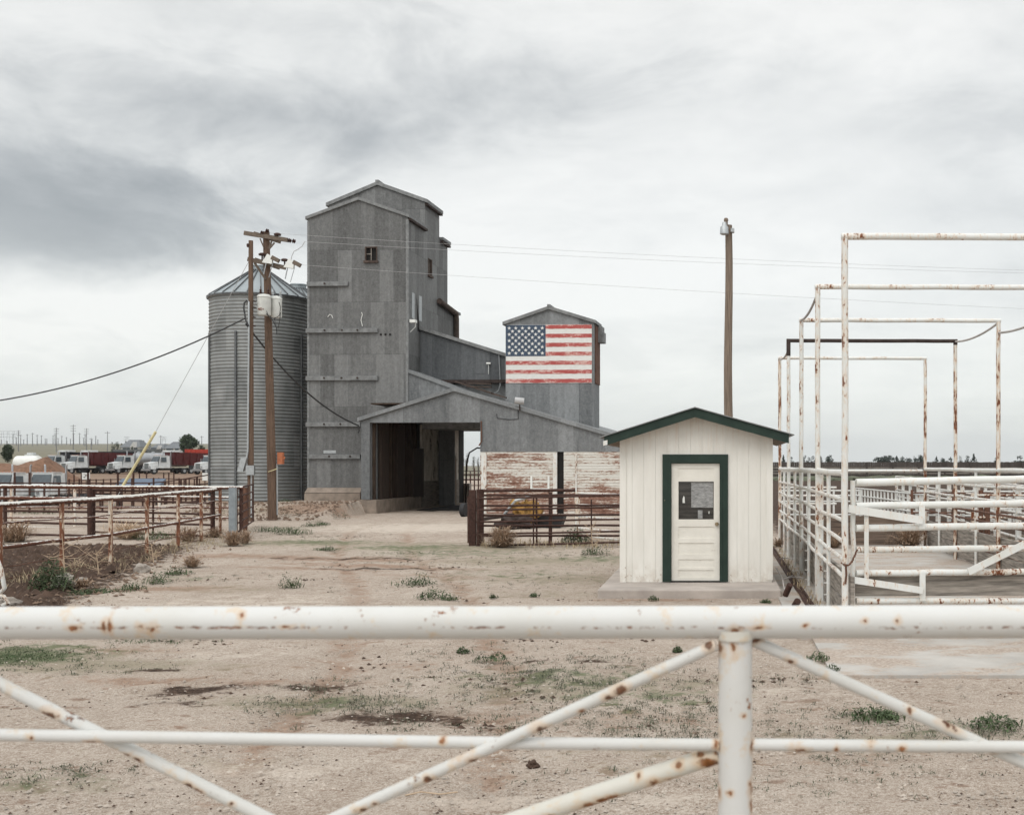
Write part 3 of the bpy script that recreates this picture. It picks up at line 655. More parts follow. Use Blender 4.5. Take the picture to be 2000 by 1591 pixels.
# passage
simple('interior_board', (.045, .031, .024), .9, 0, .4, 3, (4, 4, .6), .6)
mb = BM()
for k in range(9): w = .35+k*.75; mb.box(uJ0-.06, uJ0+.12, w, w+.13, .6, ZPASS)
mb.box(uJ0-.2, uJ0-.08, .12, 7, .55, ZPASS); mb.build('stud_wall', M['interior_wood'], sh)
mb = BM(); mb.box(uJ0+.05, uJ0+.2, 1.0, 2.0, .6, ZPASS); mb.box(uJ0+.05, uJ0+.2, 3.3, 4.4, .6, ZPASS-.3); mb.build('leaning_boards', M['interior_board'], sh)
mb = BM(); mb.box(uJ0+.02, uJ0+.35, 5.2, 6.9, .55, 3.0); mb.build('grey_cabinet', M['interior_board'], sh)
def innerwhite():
    m, nt, oc = new_mat('inner_whitewash'); n = noise(nt, vmul(nt, oc, (1, 1, .6)), 1.6, 8, .7)
    fin(nt, ramp(nt, n, [(.36, (.05, .04, .03)), (.42, (.50, .46, .40)), (.6, (.80, .76, .70))]), .9, 0, n, .4); M['inner_whitewash'] = m
innerwhite()
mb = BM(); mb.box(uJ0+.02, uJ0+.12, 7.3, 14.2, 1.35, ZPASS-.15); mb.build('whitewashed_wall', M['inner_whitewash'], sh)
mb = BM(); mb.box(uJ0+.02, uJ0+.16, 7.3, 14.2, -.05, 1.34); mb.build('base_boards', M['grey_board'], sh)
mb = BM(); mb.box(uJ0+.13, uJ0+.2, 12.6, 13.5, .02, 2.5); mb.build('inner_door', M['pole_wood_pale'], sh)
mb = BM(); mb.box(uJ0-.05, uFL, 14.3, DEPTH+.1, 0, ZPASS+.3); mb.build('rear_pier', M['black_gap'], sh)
mb = BM(); mb.box(uJ1, uJ1+.12, .11, DEPTH-.11, 0, ZPASS+.1); mb.build('bay_wall', M['inner_whitewash'], sh)  # hidden wall, its pale coat chosen to bounce light across the bay
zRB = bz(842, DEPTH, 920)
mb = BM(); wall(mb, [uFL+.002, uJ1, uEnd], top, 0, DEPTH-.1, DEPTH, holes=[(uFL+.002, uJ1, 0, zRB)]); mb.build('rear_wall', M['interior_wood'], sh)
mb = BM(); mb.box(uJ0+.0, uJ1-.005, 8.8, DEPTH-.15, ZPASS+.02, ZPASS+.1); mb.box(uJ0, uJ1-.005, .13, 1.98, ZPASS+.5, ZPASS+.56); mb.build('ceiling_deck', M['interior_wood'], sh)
mb = BM(); mb.box(uEnd-.1, uEnd, .11, DEPTH-.11, 0, zEnd); mb.build('end_wall', M['shed_sheet'], sh)
mb = BM(); mb.tube([(bu(901, 1), .6, 0.1), (bu(901, 1), .6, .16)], .3); mb = BM()
mb.box(uJ0+1.2, uJ1-.2, 3, 9.0, .0, .055); mb.build('dark_floor_plate', M['black_gap'], sh)  # black plate laid over the middle of the bay floor
# flood light on the rake with its cable
fl = BM(); cu, cz = bp(1015, 782, -.2); fl.tube([(cu-.2, -.3, cz), (cu+.2, -.22, cz-.04)], .15, 12); fl.m = 1; fl.tube([(cu, -.2, cz-.1), (cu, -.18, cz-.45)], .03, 6)
lo = fl.build('flood_light', [M['wire_grey'], M['dark_trim']], sh, True)
mb = BM(); mb.tube([(bu(x, -.03), -.03, bz(y, -.03, x)) for x, y in ((1012, 797), (1012, 818), (996, 819), (985, 818), (971, 816), (970, 808))], .015, 5); mb.build('light_cable', M['wire_black'], lo)
mb = BM(); a = bp(940, 870, -.05); mb.tube([(a[0], -.06, a[1]+1.1), (a[0]+.02, -.06, a[1]+.2), (a[0]-.1, -.08, a[1])], .03, 6); mb.build('jamb_conduit', M['rust_post'], sh)
mb = BM()
for k in range(6):
    x = 905+k*14; a = bp(x, 752+k*4.6, 2.5); mb.obox((a[0], 2.5+random.uniform(-.2, .2), a[1]+.06), (.35, 0, -.10), (0, .12, 0), (.01, 0, .03))
for k in range(2): a = bp(935, 749+k*6, 3.2); mb.obox((a[0], 3.3, a[1]), (.6, 0, -.02), (0, .1, 0), (0, 0, .03))
mb.build('loose_roof_boards', M['interior_board2'], sh)

# ---- sloping gallery between the towers
wG = side_w(820, uR)
gl = thing('conveyor_gallery', T_B @ Vector((bu(900, wG), wG, 4)), 'dark grey sloping metal gallery between tall tower and flag tower', 'gallery', rz=TH)
uG0, zG0 = bp(819, 645, wG); uG1, zG1 = bp(990, 697, wG); zGB = bz(747, wG, 950)
mb = BM(); wall(mb, [uR+.02, uG1], poly_fn([(uG0, zG0), (uG1, zG1)]), zGB, wG, wG+3.2); mb.build('gallery_wall', M['gallery_sheet'], gl)
mb = BM(); roof_piece(mb, (uR+.02, zG0+.02), (uG1, zG1), wG-.15, wG+3.3, .17); mb.build('gallery_roof', M['trim_metal'], gl)
mb = BM(); mb.box(uR+.02, uG1, wG-.08, wG-.002, zGB-.02, zGB+.14); mb.build('ledge_beam', M['dark_trim'], gl)
mb = BM(); wall(mb, [uR+.03, uG1], zGB-.03, zGB-2.2, wG+.3, wG+3); mb.build('under_wall', M['trim_metal'], gl)
a = bp(925, 692, wG); b = bp(949, 729, wG); mb = BM(); mb.box(a[0], b[0], wG-.02, wG-.001, b[1], a[1]); mb.build('access_panel', M['gallery_sheet'], gl)
mb = BM(); mb.tube([(bu(x, wG-.05), wG-.05, bz(y, wG-.05, x)) for x, y in ((974, 688), (976, 720), (977, 752), (974, 762), (966, 768))], .025, 6); mb.build('conduit', M['galvanised'], gl)
a = bp(955, 710, wG); mb = BM(); mb.tube([(a[0]-.1, wG-.1, a[1]), (a[0]+.1, wG-.1, a[1])], .05, 8); mb.tube([(a[0], wG-.08, a[1]), (a[0], wG-.08, a[1]-.5)], .015, 5); mb.build('gallery_lamp', M['white_enamel'], gl)

# ---- flag tower
WF = wG-.9
ft = thing('flag_tower', T_B @ Vector((bu(1073, WF), WF, 3)), 'short grey metal gabled tower with a painted flag on its front', 'tower', rz=TH)
fL, fR = bu(987.5, WF), bu(1160, WF); fEL = bz(633, WF, 987); fER = bz(630, WF, 1160); fP, fPz = bp(1072.5, 604, WF)
wFR = side_w(1170, fR)
def sheetf(u): return None
mb = BM(); wall(mb, [fL, fP, fR], poly_fn([(fL, fEL), (fP, fPz), (fR, fER)]), 2.6, WF, WF+.1)
wall(mb, [WF+.1, wFR], fER, 2.6, fR-.1, fR-.002, axis='w'); wall(mb, [WF+.1, wFR], fEL, 2.6, fL, fL+.1, axis='w'); wall(mb, [fL, fP, fR], poly_fn([(fL, fEL), (fP, fPz), (fR, fER)]), 2.6, wFR, wFR+.1)
mb.build('sheeting', M['shed_sheet'], ft)
mb = BM(); roof_piece(mb, (fL-.12, fEL-.05), (fP, fPz), WF-.13, wFR+.2, .15); roof_piece(mb, (fP, fPz), (fR+.1, fER-.04), WF-.13, wFR+.2, .15); mb.build('roof', M['trim_metal'], ft)
mb = BM(); mb.box(fP-.07, fP+.07, WF-.15, wFR+.2, fPz+.11, fPz+.22); mb.build('ridge_cap', M['trim_metal'], ft)
mb = BM(); a = bz(748, WF, 1165); mb.box(fR+.002, fR+.045, WF+.3, wFR+.05, a, fER-.1); mb.build('rusted_flashing', M['rust_post'], ft)
mb = BM(); a = bz(640, wFR, 1175); b = bz(671, wFR, 1175); mb.box(fR+.02, fR+.24, wFR-.6, wFR+.15, b, a); mb.box(fR+.24, fR+.32, wFR-.5, wFR+.1, b, a-.28); mb.build('vent_box', M['trim_metal'], ft)
# the painted flag
x0, x1 = bu(988.5, WF), bu(1156, WF); zt, zb = bz(634, WF, 1070), bz(748, WF, 1070); hs = (zt-zb)/13; xc = bu(1066, WF); zc = zt-7*hs
M['flag_white'] = simple('flag_white', (.70, .69, .66), .7, 0, .06, 8)
def redpaint():
    m, nt, oc = new_mat('flag_red'); n = noise(nt, vmul(nt, oc, (1.3, 1, 4)), 2.2, 8, .72); f = noise(nt, vmul(nt, oc, (5, 1, 12)), 3, 4, .7); b = noise(nt, vmul(nt, oc, (.9, 1, 1.5)), .9, 2)
    x, y, z = sep(nt, oc)
    t = mth(nt, 'ADD', mth(nt, 'MULTIPLY', n, .5), mth(nt, 'ADD', mth(nt, 'MULTIPLY', f, .28), mth(nt, 'MULTIPLY', b, .35)))
    t = mth(nt, 'ADD', t, mapr(nt, z, zb+.9, zb-.1, 0, .07))
    fin(nt, ramp(nt, t, [(.50, (.36, .07, .065)), (.635, (.42, .10, .09)), (.675, (.60, .36, .32)), (.77, (.66, .55, .50))]), .75); M['flag_red'] = m
T0 = 3.0; zb -= 0
redpaint()
fm = BM(); fm.box(x0, x1, WF-.03, WF-.003, zb, zt); fl = fm.build('flag_mural', M['flag_white'], ft)
mb = BM()
for k in range(13):
    if k % 2 == 0:
        za = zt-k*hs; a = xc if k < 7 else x0; zl = za-hs*.93
        n = 24
        top_ = [(lerp(a, x1, i/n), WF-.036, za-.012+random.uniform(-.008, .008)) for i in range(n+1)]; bo = [(lerp(a, x1, i/n), WF-.036, zl+random.uniform(-.010, .010)) for i in range(n+1)]
        for i in range(n): mb.poly([bo[i], bo[i+1], top_[i+1], top_[i]])
mb.build('red_stripes', M['flag_red'], fl)
simple('flag_blue', (.050, .075, .115), .7, 0, .25, 5)
mb = BM(); mb.box(x0, xc, WF-.038, WF-.030, zc, zt-.01); mb.build('blue_canton', M['flag_blue'], fl)
mb = BM(); cwid = xc-x0; chei = zt-zc
for r in range(9):
    nst = 6 if r % 2 == 0 else 5
    for c in range(nst):
        cx = x0+cwid*((c*2+1+(0 if nst == 6 else 1))/12); cz = zt-.01-chei*((r+1)/10)
        pts = []
        for k in range(10):
            rr = .098 if k % 2 == 0 else .040; a = math.pi/2+k*math.pi/5
            pts.append((cx+rr*math.cos(a)+random.uniform(-.004, .004), WF-.043, cz+rr*math.sin(a)))
        for k in range(10): mb.poly([(cx, WF-.043, cz), pts[k], pts[(k+1) % 10]])
mb.build('white_stars', M['flag_white'], fl)

# ---------------------------------------------------------------- grain bins
def grain_bin(cx, cy, r, z0, ze, za, label):
    t = thing('grain_bin', (cx, cy, z0), label, 'grain bin', 'corrugated steel grain bins beside the tall tower')
    pitch = .17; n = int((ze-z0)/pitch)*8; prof = []
    for i in range(n+1):
        z = z0+(ze-z0)*i/n; prof.append((r+.020*math.sin((z-z0)/pitch*2*math.pi), z))
    mb = MB(); mb.lathe((cx, cy, 0), prof, 96, False); mb.build('corrugated_wall', M['bin_wall'], t, True)
    mb = MB(); mb.lathe((cx, cy, 0), [(r+.10, ze-.09), (r+.10, ze-.02), (.42, za-.05), (.42, za+.16), (.48, za+.17), (.46, za+.22), (.02, za+.24)], 24, True); mb.build('cone_roof', M['bin_roof'], t)
    mb = MB()
    for k in range(24):
        a = 2*math.pi*(k+.5)/24; d = Vector((math.cos(a), math.sin(a), 0)); c = Vector((cx, cy, 0))
        mb.bar(c+d*(r+.11)*.985+Vector((0, 0, ze+.0)), c+d*.42+Vector((0, 0, za-.02)), .045, .07)
    mb.build('roof_ribs', M['bin_rib'], t)
    mb = MB(); mb.lathe((cx, cy, 0), [(r+.12, ze-.12), (r+.13, ze-.03)], 64, False); mb.build('eave_ring', M['bin_rib'], t)
    for a in (-2.492, -1.672, -.276):
        d = Vector((math.cos(a), math.sin(a), 0)); s = d.cross(Vector((0, 0, 1)))
        if d.y > .35: continue
        top_ = ze-1.9; c = Vector((cx, cy, 0))+d*(r+.055)
        mb = MB(); mb.obox(c+Vector((0, 0, (z0+top_)/2)), s*.045, d*.04, Vector((0, 0, (top_-z0)/2)))
        mb.build('stiffener', M['bin_rib'], t)
    return t
def binmat():
    m, nt, oc = new_mat('bin_wall'); x, y, z = sep(nt, oc)
    ang = mth(nt, 'ARCTAN2', y, x); cell = mth(nt, 'FLOOR', mth(nt, 'MULTIPLY', ang, 2.1)); row = mth(nt, 'FLOOR', mth(nt, 'DIVIDE', z, .81))
    wn = nd(nt, 'ShaderNodeTexWhiteNoise', {'noise_dimensions': '2D'}, {'Vector': comb(nt, cell, row)}).outputs[0]
    t = mth(nt, 'ADD', mth(nt, 'MULTIPLY', wn, .25), mth(nt, 'MULTIPLY', noise(nt, vmul(nt, oc, (1, 1, .5)), 1.6, 6, .65), .8))
    fr = mth(nt, 'FRACT', mth(nt, 'DIVIDE', z, .81)); k = mapr(nt, fr, 0, .03, .75, 1.0)
    col = ramp(nt, t, [(.3, (.165, .172, .172)), (.7, (.285, .295, .292))])
    col = mix(nt, 1.0, col, comb(nt, k, k, k), 'MULTIPLY')
    fin(nt, col, .6, .2, None, spec=.25); M['bin_wall'] = m
binmat(); simple('bin_roof', (.30, .335, .35), .45, .35, .15, .9); simple('bin_rib', (.12, .125, .13), .55, .3, .25, 5)
zg = .42
b1 = grain_bin((508-PX0)/FPX*59, 59, 2.37, zg, CH+(909-583)*59/FPX, CH+(909-528)*59/FPX, 'large corrugated steel grain bin with conical roof behind the utility poles')
b2 = grain_bin((583-PX0)/FPX*65, 65, 2.37, .3, CH+(909-583)*59/FPX, CH+(909-528)*59/FPX, 'grain bin mostly hidden between the front bin and the tall tower')

# ---------------------------------------------------------------- small white office
YO = 20.2
of = thing('scale_office', (-.35, YO, .13), 'small cream wooden office shed with green trim and one door', 'shed')
simple('office_paint', (.80, .76, .675), .7, 0, .045, 1.5, (2, 2, .5), .06)
def offmat():
    m, nt, oc = new_mat('office_siding'); x, y, z = sep(nt, oc)
    n = noise(nt, vmul(nt, oc, (3, 3, .6)), 1.6, 6, .65); f = noise(nt, oc, 14, 5, .7)
    col = ramp(nt, n, [(.3, (.70, .68, .625)), (.7, (.79, .772, .72))])
    mud = mth(nt, 'MULTIPLY', mapr(nt, z, .45, .0), mapr(nt, noise(nt, vmul(nt, oc, (1, 1, .7)), 5, 7, .7), .38, .62))
    col = mix(nt, mth(nt, 'MULTIPLY', mud, .42), col, (.42, .33, .25))
    low = mapr(nt, z, .5, -.02); chip = mapr(nt, mth(nt, 'ADD', f, mth(nt, 'MULTIPLY', low, .10)), .69, .73)
    col = mix(nt, mth(nt, 'MULTIPLY', chip, .7), col, (.30, .2, .13))
    top = mapr(nt, z, 1.95, 2.9, 0.0, 1.0); st = mapr(nt, noise(nt, vmul(nt, oc, (7, 7, .8)), 1.5, 5, .7), .48, .68)
    col = mix(nt, mth(nt, 'MULTIPLY', mth(nt, 'MULTIPLY', st, top), .35), col, (.55, .34, .20))
    fin(nt, col, .75, 0, f, .12, .006); M['office_siding'] = m
offmat()
def green():
    m, nt, oc = new_mat('green_paint'); f = noise(nt, vmul(nt, oc, (1, 1, .6)), 9, 7, .72)
    col = mix(nt, mapr(nt, f, .665, .70), ramp(nt, noise(nt, oc, 4, 4), [(.3, (.012, .027, .020)), (.7, (.020, .040, .030))]), (.36, .30, .22))
    fin(nt, col, .55, 0, f, .2, .006); M['green_paint'] = m
green()
xo = lambda px, Y=YO: (px-PX0)/FPX*Y
zo = lambda py, Y=YO: CH-(py-PY0)/FPX*Y
ox0, ox1, oD = xo(1212), xo(1508), 3.4
rx, rz = xo(1357, 19.85), zo(812, 19.85)
eL = (xo(1180, 19.85), zo(868, 19.85)); eR = (xo(1541, 19.85), zo(863, 19.85))
topf = poly_fn([(eL[0], eL[1]), (rx, rz), (eR[0], eR[1])])
dx0, dx1, dz1 = xo(1309), xo(1407), zo(903)
def plank_wall():
    mb = MB(); w = .2047; n = int(round((ox1-ox0)/w)); w = (ox1-ox0)/n
    for k in range(n):
        a = ox0+k*w; b = a+w-.0025
        hol = [(dx0, dx1, .13, dz1)]
        xs = [a, b]+[v for v in (dx0, dx1, rx) if a < v < b]
        hh = [h for h in hol if h[0] < b and h[1] > a]
        hh = [(max(h[0], a), min(h[1], b), h[2], h[3]) for h in hh]
        wall(mb, xs, lambda x: topf(x)-.003, .13, YO, YO+.03, holes=hh)
    mb.build('front_siding', M['office_siding'], of)
    mb = MB(); wall(mb, [ox0, rx, ox1], lambda x: topf(x)-.004, .13, YO+.03, YO+.10, holes=[(dx0, dx1, .13, dz1)])
    mb.build('front_wall', M['office_siding'], of)
plank_wall()
mb = MB(); wall(mb, [YO+.1, YO+oD], topf(ox0)-.01, .13, ox0, ox0+.08, axis='w'); wall(mb, [YO+.1, YO+oD], topf(ox1)-.01, .13, ox1-.08, ox1, axis='w'); wall(mb, [ox0, rx, ox1], lambda x: topf(x)-.004, .13, YO+oD, YO+oD+.08)
mb.build('side_siding', M['office_siding'], of)
mb = MB(); wall(mb, [ox0-.012, ox0+.095], lambda x: topf(x)-.01, .13, YO-.022, YO-.001); wall(mb, [ox1-.10, ox1+.012], lambda x: topf(x)-.01, .17, YO-.022, YO-.001); mb.build('corner_board', M['office_siding'], of)
mb = MB()
for p, q in ((eL, (rx, rz)), ((rx, rz), eR)): roof_piece(mb, p, q, YO-.3, YO+oD+.3, .10)
mb.build('roof_deck', M['pole_wood_pale'], of)
mb = MB()
for p, q in ((eL, (rx, rz)), ((rx, rz), eR)): roof_piece(mb, (p[0], p[1]-.02), (q[0], q[1]-.02), YO-.345, YO-.302, .155)
mb.build('fascia', M['green_paint'], of)
mb = MB()
for p, q, e in ((eL, (rx, rz), -1), ((rx, rz), eR, 1)):
    p = list(p); q = list(q)
    s_ = (q[1]-p[1])/(q[0]-p[0])
    if e < 0: p = [p[0]-.08, p[1]-.08*s_]
    else: q = [q[0]+.09, q[1]+.09*s_]
    roof_piece(mb, (p[0], p[1]+.138), (q[0], q[1]+.138), YO-.38, YO+oD+.33, .016)
mb.build('metal_roof', M['trim_metal'], of)
mb = MB(); mb.obox((eL[0]+.02, YO-.32, eL[1]+.03), (.035, 0, .008), (0, .03, 0), (0, 0, .04)); mb.build('broken_fascia_end', M['white_pipe_worn'], of)
# door case, door
mb = MB(); fx0, fx1, fz = xo(1294), xo(1422), zo(887)
mb.box(fx0, xo(1311), YO-.035, YO-.002, .14, fz); mb.box(xo(1406), fx1, YO-.035, YO-.002, .14, fz); mb.box(xo(1311), xo(1406), YO-.035, YO-.002, zo(904), fz)
mb.box(fx0+.10, xo(1311)-.002, YO-.045, YO-.036, .14, fz-.09); mb.box(xo(1406)+.002, fx1-.10, YO-.045, YO-.036, .14, fz-.09)
mb.build('door_case', M['green_paint'], of)
dr_ = MB(); D0, D1, DZ0, DZ1 = xo(1311.5), xo(1405.5), zo(1134), zo(905)
yd0, yd1 = YO+.02, YO+.055
def rb(a, b, c, d, y=YO+.02): dr_.box(a, b, y, yd1, c, d)
sx0, sx1 = xo(1325), xo(1394)
rb(D0, sx0, DZ0, DZ1); rb(sx1, D1, DZ0, DZ1)
for a, b in ((905, 914), (931, 940), (1014, 1028), (1051, 1060), (1082, 1092), (1108, 1113), (1127, 1134)): rb(sx0, sx1, zo(b), zo(a))
for a, b in ((914, 931), (1028, 1051), (1060, 1082), (1092, 1108), (1113, 1127)): rb(sx0, sx1, zo(b), zo(a), YO+.034)
def doormat():
    m, nt, oc = new_mat('door_paint'); x, y, z = sep(nt, oc); n = noise(nt, vmul(nt, oc, (2.0, 1, 9)), 2.6, 7, .7); g = noise(nt, oc, 3, 4)
    low = mapr(nt, z, 1.2, .0, 0.0, .055)
    col = ramp(nt, g, [(.3, (.68, .655, .59)), (.7, (.77, .745, .68))]); col = mix(nt, mapr(nt, mth(nt, 'ADD', n, low), .70, .73), col, (.27, .18, .12))
    fin(nt, col, .6, 0, n, .15, .004); M['door_paint'] = m
doormat()
door = dr_.build('door', M['door_paint'], of)
mb = MB(); mb.box(sx0-.01, sx1+.01, YO+.056, YO+.06, zo(1015), zo(939)); 
def glass():
    m, nt, oc = new_mat('office_glass'); n = noise(nt, vmul(nt, oc, (.3, 1, 4)), 6, 3)
    fin(nt, ramp(nt, n, [(.4, (.018, .017, .016)), (.7, (.06, .055, .05))]), .12, 0, None, spec=.6); M['office_glass'] = m
glass(); mb.build('window_pane', M['office_glass'], door)
def notice():
    m, nt, oc = new_mat('notice_paper'); n = noise(nt, vmul(nt, oc, (1.0, 1, 3.0)), 14, 6, .8)
    fin(nt, ramp(nt, n, [(.35, (.14, .14, .14)), (.6, (.36, .36, .355)), (.75, (.52, .52, .51))]), .6); M['notice_paper'] = m
notice()
mb = MB(); mb.box(xo(1350), sx1-.01, YO+.050, YO+.054, zo(966), zo(941)); mb.box(xo(1350), sx1-.01, YO+.046, YO+.0495, zo(991), zo(966)); mb.box(xo(1363), xo(1372), YO+.05, YO+.054, zo(1012), zo(996)); mb.build('notices', M['notice_paper'], door)
mb = MB(); mb.poly([(xo(1333), YO+.053, zo(982)), (xo(1337.5), YO+.053, zo(982)), (xo(1337), YO+.053, zo(971)), (xo(1335), YO+.053, zo(968)), (xo(1333), YO+.053, zo(974))]); mb.box(xo(1384), xo(1385.5), YO+.05, YO+.053, zo(1003), zo(998)); mb.build('sticker', M['white_enamel'], door)
mb = MB(); kc = Vector((xo(1400), YO-.02, zo(1023)))
mb.tube([kc+Vector((0, .04, 0)), kc+Vector((0, .03, 0)), kc, kc-Vector((0, .02, 0)), kc-Vector((0, .035, 0))], [.034, .034, .014, .03, .022], 14); simple('brass', (.32, .25, .16), .35, .8, .15, 9); mb.build('door_knob', M['brass'], door, True)
mb = MB(); mb.box(D0-.02, D1+.02, YO-.02, YO+.09, .13, .155); mb.box(D0-.02, D1+.02, YO+.062, YO+.07, .155, DZ1+.02); mb.build('threshold', M['black_gap'], of)
# slab, apron
cs = MB(); sl0, sl1 = (xo(1165, 18.9)), 1.05
cs.box(sl0, sl1, 19.05, YO+oD+.3, -.1, .128); o = cs.build('concrete_slab', M['concrete']); tag(o, 'low concrete slab under the cream office shed', 'slab')
b_ = o.modifiers.new('bevel', 'BEVEL'); b_.width = .03; b_.segments = 3
# ---------------------------------------------------------------- utility poles, wires
def wob(p, q, n=6, a=.01):
    p, q = Vector(p), Vector(q)
    return [p.lerp(q, i/n)+(Vector((random.uniform(-a, a), random.uniform(-a, a), random.uniform(-a, a))) if 0 < i < n else Vector()) for i in range(n+1)]
YP = 46.0
pb = at(533, 1008, YP); pt_ = at(520, 453, YP); pb.z = gz(pb.x, pb.y)-.2
up = thing('utility_pole', (pb.x, pb.y, pb.z+.2), 'weathered wooden utility pole with crossarms and two pale transformers', 'utility pole')
def ap(px, py, dy=0.0): return at(px, py, YP+dy)
mb = MB(); n = 9; mb.tube([pb.lerp(pt_, i/n) for i in range(n+1)], [lerp(.185, .125, i/n) for i in range(n+1)], 14); mb.build('pole', M['pole_wood'], up, True)
for a, b, dy in (((477, 455), (562, 469), -.2), ((496, 456), (548, 472), .22), ((484, 506), (558, 523), -.2), ((498, 507), (546, 523), .2)):
    mb = MB(); mb.bar(ap(*a, dy), ap(*b, dy), .10, .16); mb.build('crossarm', M['crossarm_wood'], up)
for a, b in (((497, 513), (519, 545)), ((508, 466), (516, 485)), ((531, 469), (526, 485)), ((536, 474), (526, 486))):
    mb = MB(); mb.bar(ap(*a, -.18), ap(*b, -.14), .05, .05 if a[0] > 500 else .09); mb.build('brace', M['crossarm_wood'], up)
for x0_, y0_, s_ in ((566, 470, 1), (574, 471, 1), (512, 455, 1), (522, 451, 1)):
    p = ap(x0_, y0_, -.2); mb = MB(); mb.tube([p+Vector((-.07, 0, .02)), p+Vector((-.03, 0, .01)), p, p+Vector((.03, 0, -.01)), p+Vector((.07, 0, -.02))], [.02, .09, .05, .085, .02], 12); mb.build('insulator', M['insulator'], up, True)
for x0_, y0_ in ((512, 497), (556, 508), (542, 458)):
    p = ap(x0_, y0_, -.2); mb = MB(); mb.lathe(p, [(.03, -.26), (.03, -.05), (.13, -.04), (.14, .02), (.08, .06)], 12); mb.build('insulator', M['insulator'], up, True)
for cx, cy in ((526, 505), (568, 514)):   # fused cutouts with pale bodies
    p = ap(cx, cy, -.35); mb = MB(); mb.hexa([p+Vector(v) for v in ((-.26, -.08, -.16), (.12, -.08, -.22), (.12, .08, -.22), (-.26, .08, -.16), (-.06, -.06, .18), (.14, -.06, .06), (.14, .06, .06), (-.06, .06, .18))])
    mb.build('cutout_cover', M['white_enamel'], up)
    mb = MB(); mb.bar(p+Vector((.1, 0, .05)), p+Vector((.38, 0, -.10)), .14, .16); mb.build('cutout_bracket', M['crossarm_wood'], up)
    mb = MB(); mb.tube([p+Vector((-.1, -.05, -.15)), p+Vector((-.2, -.05, -.62))], .022, 6); mb.tube([p+Vector((.16, -.05, -.2)), p+Vector((.0, -.05, -.75))], .014, 5); mb.build('fuse_tube', M['galvanised'], up)
for cx, w, top_, bot, dy in ((516, 12.5, 583, 620, -.62), (540, 10, 584, 622, -.25)):
    c = ap(cx, 600, dy); r = w/FPX*YP; zt_, zb_ = ap(cx, top_).z, ap(cx, bot).z
    mb = MB(); mb.lathe((c.x, c.y, 0), [(r*.9, zb_), (r, zb_+.05), (r, zt_-.06), (r*1.07, zt_-.05), (r*1.07, zt_), (r*.8, zt_+.06), (.05, zt_+.09)], 28); tr = mb.build('transformer', M['transformer_paint'], up, True)
    for q in ((-.14, 0), (.16, 0)):
        mb = MB(); mb.lathe((c.x+q[0], c.y+q[1], zt_+.04), [(.06, 0), (.065, .06), (.03, .08), (.06, .12), (.03, .15), (.05, .2), (.015, .25), (.012, .36)], 10); mb.build('bushing', M['insulator' if w > 12 else 'galvanised'], tr, True)
    if w > 12:
        mb = MB(); p = Vector((c.x-.03, c.y-r-.004, zb_+.17))
        for k, (a, b) in enumerate((((-.10, 0), (-.10, .09)), ((-.10, .09), (-.05, 0)), ((-.05, 0), (-.05, .09)), ((-.02, 0), (.03, 0)), ((.03, 0), (.03, .09)), ((.03, .09), (-.02, .09)), ((-.02, .09), (-.02, 0)), ((.06, .03), (.11, .03)), ((.06, .06), (.11, .06)))):
            mb.tube([p+Vector((a[0], .002*abs(a[0])*10, a[1])), p+Vector((b[0], .002*abs(b[0])*10, b[1]))], .009, 4)
        mb.build('painted_marking', M['rust_red'], tr)
def drop(pts, r, name, mat, parent, n=6):
    mb = MB(); mb.tube(pts, r, n); return mb.build(name, M[mat], parent, True)
def arc(p, q, sag, n=14, side=0.0):
    p, q = Vector(p), Vector(q); return [p.lerp(q, i/n)+Vector((side*4*(i/n)*(1-i/n), 0, -sag*4*(i/n)*(1-i/n))) for i in range(n+1)]
drop([ap(x, y, -.4) for x, y in ((595, 472), (590, 481), (582, 487), (574, 491), (570, 500), (568, 510))], .014, 'jumper_wire', 'wire_grey', up)
drop([ap(x, y, -.8) for x, y in ((505, 588), (506, 598), (515, 608), (525, 617), (533, 626), (540, 640), (541, 652))], .018, 'jumper_wire', 'wire_black', up)
drop([ap(x, y, -.8) for x, y in ((519, 588), (519, 603), (524, 617), (536, 622), (546, 616), (548, 600), (545, 590))], .014, 'jumper_wire', 'wire_black', up)
drop([ap(x, y, -.5) for x, y in ((536, 620), (538, 634), (543, 642), (546, 628), (548, 610))], .014, 'jumper_wire', 'wire_black', up)
mb = MB(); c = ap(543, 895, -.18); mb.box(c.x-.0, c.x+.20, c.y-.08, c.y+.12, c.z-.22, c.z+.24); mb.box(c.x+.2, c.x+.27, c.y-.03, c.y+.03, c.z-.02, c.z+.07); mb.build('orange_box', M['orange_paint'], up)
mb = MB(); mb.tube([ap(524, 921, -.21), ap(533, 918, -.26), ap(541, 915, -.21)], .016, 6); mb.build('yellow_strap', M['yellow_guard'], up)
mb = MB(); mb.tube([ap(541, 905, -.05), ap(541.5, 1005, -.05)], .03, 6); mb.build('conduit', M['galvanised'], up)

